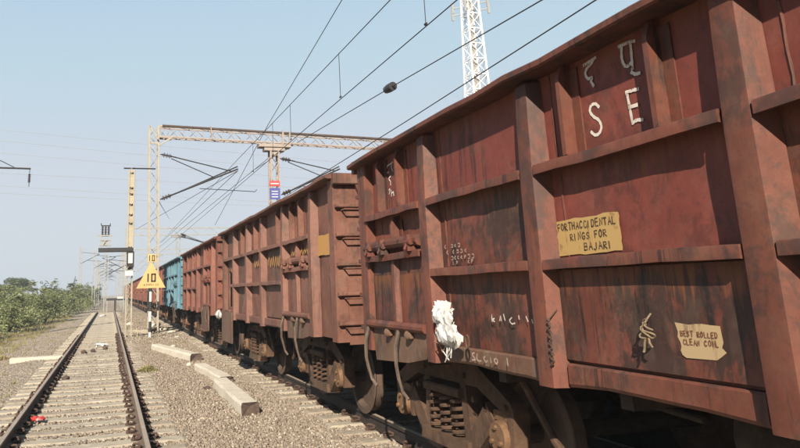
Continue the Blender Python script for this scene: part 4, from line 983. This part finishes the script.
# ------------------------------------------------------------------ speed board
r = empty('speed_board', (1.70, 31, -.25)); tag(r, 'yellow triangular speed board reading 10 on a black and white banded post', 'speed sign')
zb, n = 0, 7
bands = [(0, .28), (.28, .72), (.72, 1.14), (1.14, 1.56), (1.56, 1.98), (1.98, 2.25), (2.25, 3.1)]
for i, (a, b) in enumerate(bands):
    m = MB().tube([(0, .06, a-.05 if i == 0 else a), (0, .06, b)], .062, 14)
    o = m.build('post_band', M['white'] if i % 2 == 0 else M['black'], r)
m = MB(); m.prism([(-.62, 2.13), (.62, 2.13), (.03, 3.22), (-.03, 3.22)], 'y', -.035, -.015); tri = m.build('triangle', M['yellow'], r)
def flat_text(t, size, x, z, mat, parent, sx=1, y=-.038):
    me = text_mesh(t, size); me.materials.append(mat); me.transform(Matrix.Rotation(pi/2, 4, 'X') @ Matrix.Diagonal((sx, 1, 1, 1)))
    return inst('lettering', me, parent, (x, y, z))
def seg(mb, segs, y=-.038, w_=.06):
    for (a, b, c, d_) in segs:
        x0, x1 = sorted((a, c)); z0, z1 = sorted((b, d_)); mb.box(x0-w_/2, x1+w_/2, y-.004, y, z0-w_/2, z1+w_/2)
for sg in ([(-.13, 2.42, -.13, 2.72)], [(.03, 2.42, .03, 2.72), (.03, 2.42, .17, 2.42), (.17, 2.42, .17, 2.72), (.03, 2.72, .17, 2.72)]):
    m = MB(); seg(m, sg); m.build('lettering', M['ink'], tri, smooth=False)
flat_text('KMPH 10', .13, 0, 2.26, M['ink'], tri, 1.25)
m = MB(); m.cbox(-.16, .20, -.03, -.01, 3.24, 3.58, 'x', .006); pl = m.build('top_plate', M['yellow'], r)
for sg in ([(-.08, 3.30, -.08, 3.52)], [(.04, 3.30, .04, 3.52), (.13, 3.30, .13, 3.52), (.04, 3.30, .13, 3.30), (.04, 3.52, .13, 3.52)]):
    m = MB(); seg(m, sg, -.034, .035); m.build('lettering', M['ink'], pl, smooth=False)

# ------------------------------------------------------------------ concrete blocks and rubble
def beam_block(name, p, q, wd, h, label, seed, mat=M['concrete'], cat='concrete block', group=None):
    """fallen concrete post from p to q (x,y): rough-edged with a broken, dark end"""
    rnd = random.Random(seed); p = Vector((*p, 0)); q = Vector((*q, 0)); t = (q-p); Ln = t.length; t.normalize(); s_ = Vector((t.y, -t.x, 0))
    n = 12; vs = []; m = MB()
    prof = [(-.5, 0), (.5, 0), (.49, .8), (.42, .97), (.38, 1), (-.38, 1), (-.42, .97), (-.49, .8)]
    for i in range(n+1):
        for a, b in prof:
            c = p+t*(Ln*i/n)+s_*(a*wd+rnd.uniform(-.008, .008)); e = rnd.uniform(-.05, .05) if i in (0, n) else 0
            vs.append((c.x+t.x*e, c.y+t.y*e, -.255+b*h+rnd.uniform(-.007, .007)))
    k = 8; fs = [(i*k+j, i*k+(j+1) % k, (i+1)*k+(j+1) % k, (i+1)*k+j) for i in range(n) for j in range(k)]
    base = Vector(((p.x+q.x)/2, (p.y+q.y)/2, -.255)); vs = [tuple(Vector(v)-base) for v in vs]
    m.use(mat).add(vs, fs+[tuple(range(k))[::-1]]); 
    o = m.build(name, None, None, base, smooth=False); tag(o, label, cat, group)
    e = MB(); ring = [vs[n*k+j] for j in range(k)]; c = sum((Vector(v) for v in ring), Vector())/k
    e.add(ring+[tuple(c-t*.05)], [(j, (j+1) % k, k) for j in range(k)]); e.build('broken_end', M['broken'], o, smooth=False)
    return o
beam_block('concrete_post', (1.55, 24.6), (2.36, 20.0), .33, .23, 'pale concrete post lying nearest the speed board', 1, group='fallen concrete posts')
beam_block('concrete_post', (2.22, 17.9), (2.40, 14.85), .30, .18, 'middle fallen concrete post, low, between two others', 2, group='fallen concrete posts')
beam_block('concrete_post', (2.20, 14.45), (2.16, 11.1), .30, .21, 'nearest fallen concrete post with broken dark end', 3, group='fallen concrete posts')
def lump(name, c, s, seed, mat, label, cat='rubble', group=None):
    rnd = random.Random(seed); P = ICOV*np.array([[1+rnd.uniform(-.25, .25)] for _ in range(12)])*np.array(s)
    me = raw_mesh(name, P, ICOF, mat); o = inst(name, me, None, c, (0, 0, rnd.uniform(0, 6))); tag(o, label, cat, group); return o
for i, (x, y, s_) in enumerate(((2.35, 40, .42), (2.62, 36.5, .30), (2.9, 34, .24), (1.2, 44, .3), (2.75, 30, .2), (2.2, 25.4, .12), (1.9, 14.2, .09), (2.05, 18.9, .1), (2.62, 46, .3))):
    lump('rubble_lump', (x, y, -.2), (s_, s_*.9, s_*.6), i+3, M['concrete'] if i != 6 else M['broken'], ['large pale rubble lump behind the speed board', 'pale rubble lump right of the portal mast foot'][i] if i < 2 else '%s rubble lump, %s' % (('dark' if i == 6 else 'small pale'), {2: 'just past the first concrete post', 3: 'left of the portal mast beyond the speed board', 4: 'close to the train rail by the first concrete post', 5: 'beside the far end of the first concrete post', 6: 'at the left edge of the nearest concrete post', 7: 'in the gap between two concrete posts', 8: 'farthest, close to the train'}[i]), group='rubble lumps between the tracks')
m = MB().tube([(1.0, 35.2, -.17), (1.25, 34.6, -.15), (1.7, 34.4, -.13), (2.1, 35.6, -.08), (2.45, 38.0, -.02), (2.6, 39.5, -.02)], .13, 10)
tag(m.build('old_pipe', M['sleeper2']), 'curved dusty pipe lying across the foot of the speed board', 'pipe')
m = MB(); m.cbox(-.75, .75, -.22, .22, -.06, .10, 'x', .02); o = m.build('concrete_slab', M['concrete'], None, (-2.05, 22.9, -.2)); o.rotation_euler = (0, 0, .04); tag(o, 'pale flat concrete slab left of the empty track', 'slab')
# litter
def crumb(name, c, s, mat, label, seed):
    rnd = random.Random(seed); n = 5; vs = [(s*(i/n-.5)*1.6+rnd.uniform(-.2, .2)*s, s*(j/n-.5)+rnd.uniform(-.15, .15)*s, s*.5*rnd.random()+(0.03 if 0 < i < n and 0 < j < n else 0)) for j in range(n+1) for i in range(n+1)]
    fs = [(j*(n+1)+i, j*(n+1)+i+1, (j+1)*(n+1)+i+1, (j+1)*(n+1)+i) for j in range(n) for i in range(n)]
    o = MB().add(vs, fs).build(name, mat, None, c); tag(o, label, 'litter'); return o
crumb('wrapper', (-.98, 11.6, -.15), .12, M['trash_r'], 'crumpled red wrapper by the left rail of the empty track', 1)
crumb('plastic_scrap', (-.25, 26.6, -.17), .24, M['bag'], 'white plastic scrap heaped between the rails', 2)
crumb('plastic_scrap', (-.55, 62, -.16), .3, M['bag'], 'far white scrap near the end of the empty track', 3)
for i, (x, y) in enumerate(((-.75, 24.3), (-.5, 24.6), (-.9, 17), (-.1, 25.5))):
    lump('dark_stone', (x, y, -.14), (.11, .09, .07), 40+i, M['broken'], 'dark stone between the rails, '+['left one of the pair by the white scrap', 'right one of the pair near the white scrap', 'nearest the left rail, alone', 'right beside the white scrap'][i], 'stone', 'dark stones between the rails')

# ------------------------------------------------------------------ vegetation
def leaf_cloud(n, blobs, lsize, seed, flat=.5):
    """small pointed leaf cards spread over the shells of several blobs"""
    R_ = np.random.default_rng(seed); w_ = np.array([b[3]*b[4] for b in blobs]); idx = R_.choice(len(blobs), n, p=w_/w_.sum())
    B = np.array(blobs)[idx]; d = R_.normal(size=(n, 3)); d /= np.linalg.norm(d, axis=1)[:, None]; d[:, 2] = np.where(d[:, 2] < -.35, -d[:, 2], d[:, 2])
    rr = .45+.62*R_.random(n)**.55
    C = B[:, :3]+d*rr[:, None]*B[:, 3:6]
    C[:, 2] = np.maximum(C[:, 2], .03)
    t = R_.normal(size=(n, 3)); t[:, 2] = t[:, 2]*.6-.15; t += d*.6; t /= np.linalg.norm(t, axis=1)[:, None]
    s_ = np.cross(t, R_.normal(size=(n, 3))); s_ /= np.linalg.norm(s_, axis=1)[:, None]
    ln = lsize*R_.uniform(.6, 1.5, n)[:, None]
    V = np.stack([C, C+t*ln*.5+s_*ln*.22, C+t*ln, C+t*ln*.5-s_*ln*.22], 1).reshape(-1, 3)
    return V, np.arange(4*n).reshape(n, 4)
def blob_set(w_, d, h, k, seed):
    r_ = random.Random(seed); out = []
    for i in range(k):
        a = r_.uniform(0, 2*pi); q = sqrt(r_.random())*.72; s_ = r_.uniform(.26, .46)
        out.append((cos(a)*q*w_, sin(a)*q*d, h*(r_.uniform(.12, .78)*(1-.45*q)), s_*w_, s_*d, s_*h*.75))
    return out
def spray_cloud(w_, h, nb, seed, lsize):
    R_ = np.random.default_rng(seed); VV = []
    up = np.array([0, 0, 1.])
    for b_ in range(nb):
        az = R_.uniform(0, 2*pi); reach = w_*R_.uniform(.35, 1.05); top = h*R_.uniform(.45, 1.08)*(1-.25*(reach/w_)**2); droop = h*R_.uniform(.0, .35)
        dirx = np.array([cos(az), sin(az), 0])
        for k in range(9):
            t = R_.uniform(.35, 1.0); p = dirx*reach*t+up*(top*(1-(1-t)**1.8)-droop*max(0, t-.55)*1.6)
            a2 = az+R_.normal(0, .9); L = R_.uniform(.25, .62); el = R_.normal(.15, .35); sag = R_.uniform(.05, .30)
            d2 = np.array([cos(a2)*cos(el), sin(a2)*cos(el), sin(el)]); side = np.cross(d2, up); side /= np.linalg.norm(side)+1e-9
            n = 34; u = np.linspace(.08, 1, n)[:, None]; C = p+d2*L*u-up*sag*L*u*u
            sg = np.where(np.arange(n) % 2, 1, -1)[:, None]; ln = lsize*(1.1-.5*u)*R_.uniform(.7, 1.3, (n, 1))
            dl = side*sg*.85+d2*.45+R_.normal(0, .22, (n, 3)); wv = np.cross(dl, up+R_.normal(0, .4, (n, 3))); wv /= np.linalg.norm(wv, axis=1)[:, None]
            VV.append(np.stack([C, C+dl*ln*.5+wv*ln*.20, C+dl*ln, C+dl*ln*.5-wv*ln*.20], 1).reshape(-1, 3))
    V = np.concatenate(VV); V[:, 2] = np.maximum(V[:, 2], .02); return V
def shrub_meshes(w_, d, h, n, lsize, seed, mat):
    V1 = spray_cloud(w_*1.02, h*1.02, 32, seed, lsize*1.05); V2, _ = leaf_cloud(n//2, [(b[0], b[1], b[2]*.7, b[3], b[4], b[5]) for b in blob_set(w_*1.05, d*1.05, h*.95, 16, seed)], lsize*.85, seed)
    V = np.concatenate([V1, V2]); F = np.arange(len(V)).reshape(-1, 4); fol = raw_mesh('foliage', V, F, mat, 4)
    m = MB(); r_ = random.Random(seed)
    for i in range(7):
        a = r_.uniform(0, 2*pi); e = Vector((cos(a)*w_*.6, sin(a)*d*.6, h*r_.uniform(.6, .95)))
        m.tube([(0, 0, -.1), e*.4+Vector((0, 0, .1)), e], .045, 5, .008)
    m.mats = [M['bark']]; return fol, m.mesh('stem')
SH = [shrub_meshes(1.9, 1.9, 2.3, 9000, .13, s_, M['leafA']) for s_ in (1, 2, 3)]+[shrub_meshes(2.0, 2.0, 2.6, 8000, .14, 4, M['leafB'])]+[shrub_meshes(1.7, 1.7, 1.7, 5000, .12, 6, M['leafC'])]
def shrub(x, y, sc, k, rot, label, zs=1.0):
    r = empty('thorn_shrub', (x, y, -.36)); r.rotation_euler = (0, 0, rot); r.scale = (sc, sc, sc*zs); tag(r, label, 'shrub', 'feathery green shrubs left of the empty track')
    inst('foliage', SH[k][0], r); inst('stem', SH[k][1], r)
sl = ['front feathery green shrub at the left edge of the photo', 'low green shrub beside the left end of the slab']
spots = [(-6.4, 37, .85, 0, .3, .95), (-5.6, 44, .95, 1, 1.2, 1.0), (-8.8, 44, 1.05, 2, 2., 1.05), (-6.6, 51, 1.05, 1, 4., 1.15), (-4.7, 56, 1.0, 2, 5., 1.1), (-8.4, 61, 1.2, 0, .9, 1.2), (-4.6, 66, 1.0, 0, 2.2, 1.25), (-6.4, 73, 1.2, 1, 3.1, 1.3), (-4.2, 79, 1.0, 2, .4, 1.35), (-3.7, 91, 1.0, 1, 1.7, 1.45), (-5.7, 90, 1.25, 3, 2.5, 1.35), (-3.4, 105, 1.0, 0, 3.7, 1.6), (-4.6, 116, 1.25, 2, 4.4, 1.5), (-3.2, 130, 1.0, 3, .2, 1.7), (-10.4, 56, 1.2, 3, 1.1, 1.0), (-12.3, 70, 1.4, 1, .1, 1.05), (-10.8, 84, 1.4, 2, 5.5, 1.15), (-5.6, 33.5, .75, 4, 1.0, .5)]
order = {i: r_ for r_, i in enumerate(sorted(range(len(spots)), key=lambda q: spots[q][1]))}
for i, (x, y, s_, k, ro, zs) in enumerate(spots):
    shrub(x, y, s_, k, ro, sl[0] if i == -1 else (('dark green' if k == 3 else 'dry brownish' if k == 4 else 'feathery green')+' shrub, %s in order of distance in the thicket left of the empty track' % ORD[order[i]]), zs)
def tree(x, y, h, w_, kind, label, seed, flat=1.0):
    r = empty('shade_tree', (x, y, -.36)); tag(r, label, 'tree', 'dark trees behind the shrubs')
    m = MB(); rn = random.Random(seed); m.tube([(0, 0, -.1), (.1, 0, h*.3), (.0, .1, h*.62)], .22, 8, .12)
    for i in range(6):
        a = i*pi/3+rn.uniform(-.3, .3); m.tube([(0, 0, h*.38), (cos(a)*w_*.3, sin(a)*w_*.3, h*.6), (cos(a)*w_*.6, sin(a)*w_*.6, h*.78)], .09, 6, .02)
    m.build('trunk', M['bark'], r)
    bl = [(rn.uniform(-.6, .6)*w_, rn.uniform(-.6, .6)*w_, h*rn.uniform(.55, .86), w_*rn.uniform(.3, .5), w_*rn.uniform(.3, .5), h*rn.uniform(.12, .2)*flat) for _ in range(12)]
    V, F = leaf_cloud(7000, bl, .22, seed); inst('crown', raw_mesh('crown', V, F, M['leafB'], 4), r)
tree(-27, 125, 5.6, 4.2, 0, 'dark tree at the far left edge of the photo', 1); tree(-33, 128, 5.0, 4.0, 0, 'dark tree half cut off by the left edge', 5)
tree(-20.5, 132, 4.2, 3.6, 0, 'low rounded dark tree between the left-edge tree and the flat-topped tree', 2); tree(-14.6, 122, 5.3, 2.9, 1, 'flat-topped dark tree rising above the green shrubs', 3, .7)
tree(-23, 165, 4.8, 4.2, 0, 'low dark tree farthest behind at the left', 4)
def grass(name, n, xr, yr, h, seed, mat, keep=None):
    R_ = np.random.default_rng(seed); nc = n//14; cx = R_.uniform(*xr, nc); cy = R_.uniform(*yr, nc)
    x = np.repeat(cx, 14)+R_.normal(0, .06, nc*14); y = np.repeat(cy, 14)+R_.normal(0, .06, nc*14); n = len(x)
    z = np.array([ballast_z(a, b) if a > -4.8 else -.36 for a, b in zip(x, y)])
    hh = R_.uniform(.4, 1.2, n)*h; a = R_.uniform(0, 2*pi, n); w_ = .008+.004*R_.random(n)
    lean = R_.normal(0, .35, (n, 2))*hh[:, None]
    V = np.stack([np.stack([x-np.cos(a)*w_, y-np.sin(a)*w_, z-.01], 1), np.stack([x+np.cos(a)*w_, y+np.sin(a)*w_, z-.01], 1), np.stack([x+lean[:, 0], y+lean[:, 1], z+hh], 1)], 1).reshape(-1, 3)
    o = inst(name, raw_mesh(name, V, np.arange(3*n).reshape(n, 3), mat)); tag(o, kind='stuff')
grass('dry_grass', 9000, (-9.0, -4.2), (24, 70), .20, 3, M['grass'])
grass('dry_grass', 7000, (-5.2, -3.2), (22, 75), .16, 14, M['grass'])
grass('dry_grass', 1500, (-4.0, -1.7), (14, 60), .09, 4, M['grass'])
grass('dry_grass', 1800, (.9, 3.0), (24, 80), .09, 5, M['grass'])
V, F = leaf_cloud(900, blob_set(.28, .28, .16, 6, 9), .06, 9)
o = inst('weed_tuft', raw_mesh('weed_tuft', V, F, M['grass'], 4), None, (.95, 17.7, -.22)); tag(o, 'low dry weed tuft on the ballast right of the empty track', 'weed')
V, F = leaf_cloud(700, blob_set(.5, .35, .2, 6, 10), .07, 10)
o = inst('weed_tuft', raw_mesh('weed_tuft', V, F, M['leafC'], 4), None, (-3.3, 24.5, -.34)); tag(o, 'brownish weed tuft by the left end of the slab', 'weed')

# ------------------------------------------------------------------ telecom tower far behind the train
r = empty('telecom_tower', (89.5, 150, -.36)); tag(r, 'tall white lattice telecom tower rising behind the nearest wagon', 'tower')
def legpt(z, k): 
    w_ = 7.0-4.6*z/92; return Vector(((-1, 1, 1, -1)[k]*w_/2, (-1, -1, 1, 1)[k]*w_/2, z))
m = MB()
for k in range(4): m.bar(legpt(0, k), legpt(92, k), .4)
m.build('tower_legs', M['tower'], r)
m = MB(); n = 22
for i in range(n):
    z0, z1 = 92*i/n, 92*(i+1)/n
    for k in range(4):
        q = (k+1) % 4; m.bar(legpt(z0, k), legpt(z1, q), .17); m.bar(legpt(z0, q), legpt(z1, k), .17); m.bar(legpt(z1, k), legpt(z1, q), .26)
m.build('bracing', M['tower'], r)
m = MB()
m.bar((0, 0, 0), (0, 0, 92), .7); m.bar((-.55, -.4, 0), (-.55, -.4, 90), .5); m.build('cable_ladder', M['galv'], r)
m = MB()
for z in (72, 74, 80):
    for k in range(4): p = legpt(z, k)*1.0; m.bar((p.x*2.0, p.y*2.0, z), (p.x, p.y, z), .25); m.box(p.x*2-.3, p.x*2+.3, p.y*2-.2, p.y*2+.2, z-1.4, z+1.6)
m.build('antenna', M['galv3'], r)

# ------------------------------------------------------------------ haze
HAZE = True
if HAZE:
    m = MB().box(-1310, 1310, -610, 1310, -1.5, 96); o = m.build('haze', None, smooth=False); tag(o, kind='stuff')
    hm = bpy.data.materials.new('haze_air'); hm.use_nodes = True; nt = hm.node_tree; nt.nodes.remove(nt.nodes['Principled BSDF'])
    pv = nt.nodes.new('ShaderNodeVolumePrincipled'); pv.inputs['Density'].default_value = .0010; pv.inputs['Color'].default_value = (.42, .48, .55, 1); pv.inputs['Anisotropy'].default_value = 0
    nt.links.new(pv.outputs[0], nt.nodes['Material Output'].inputs['Volume']); o.data.materials.append(hm)
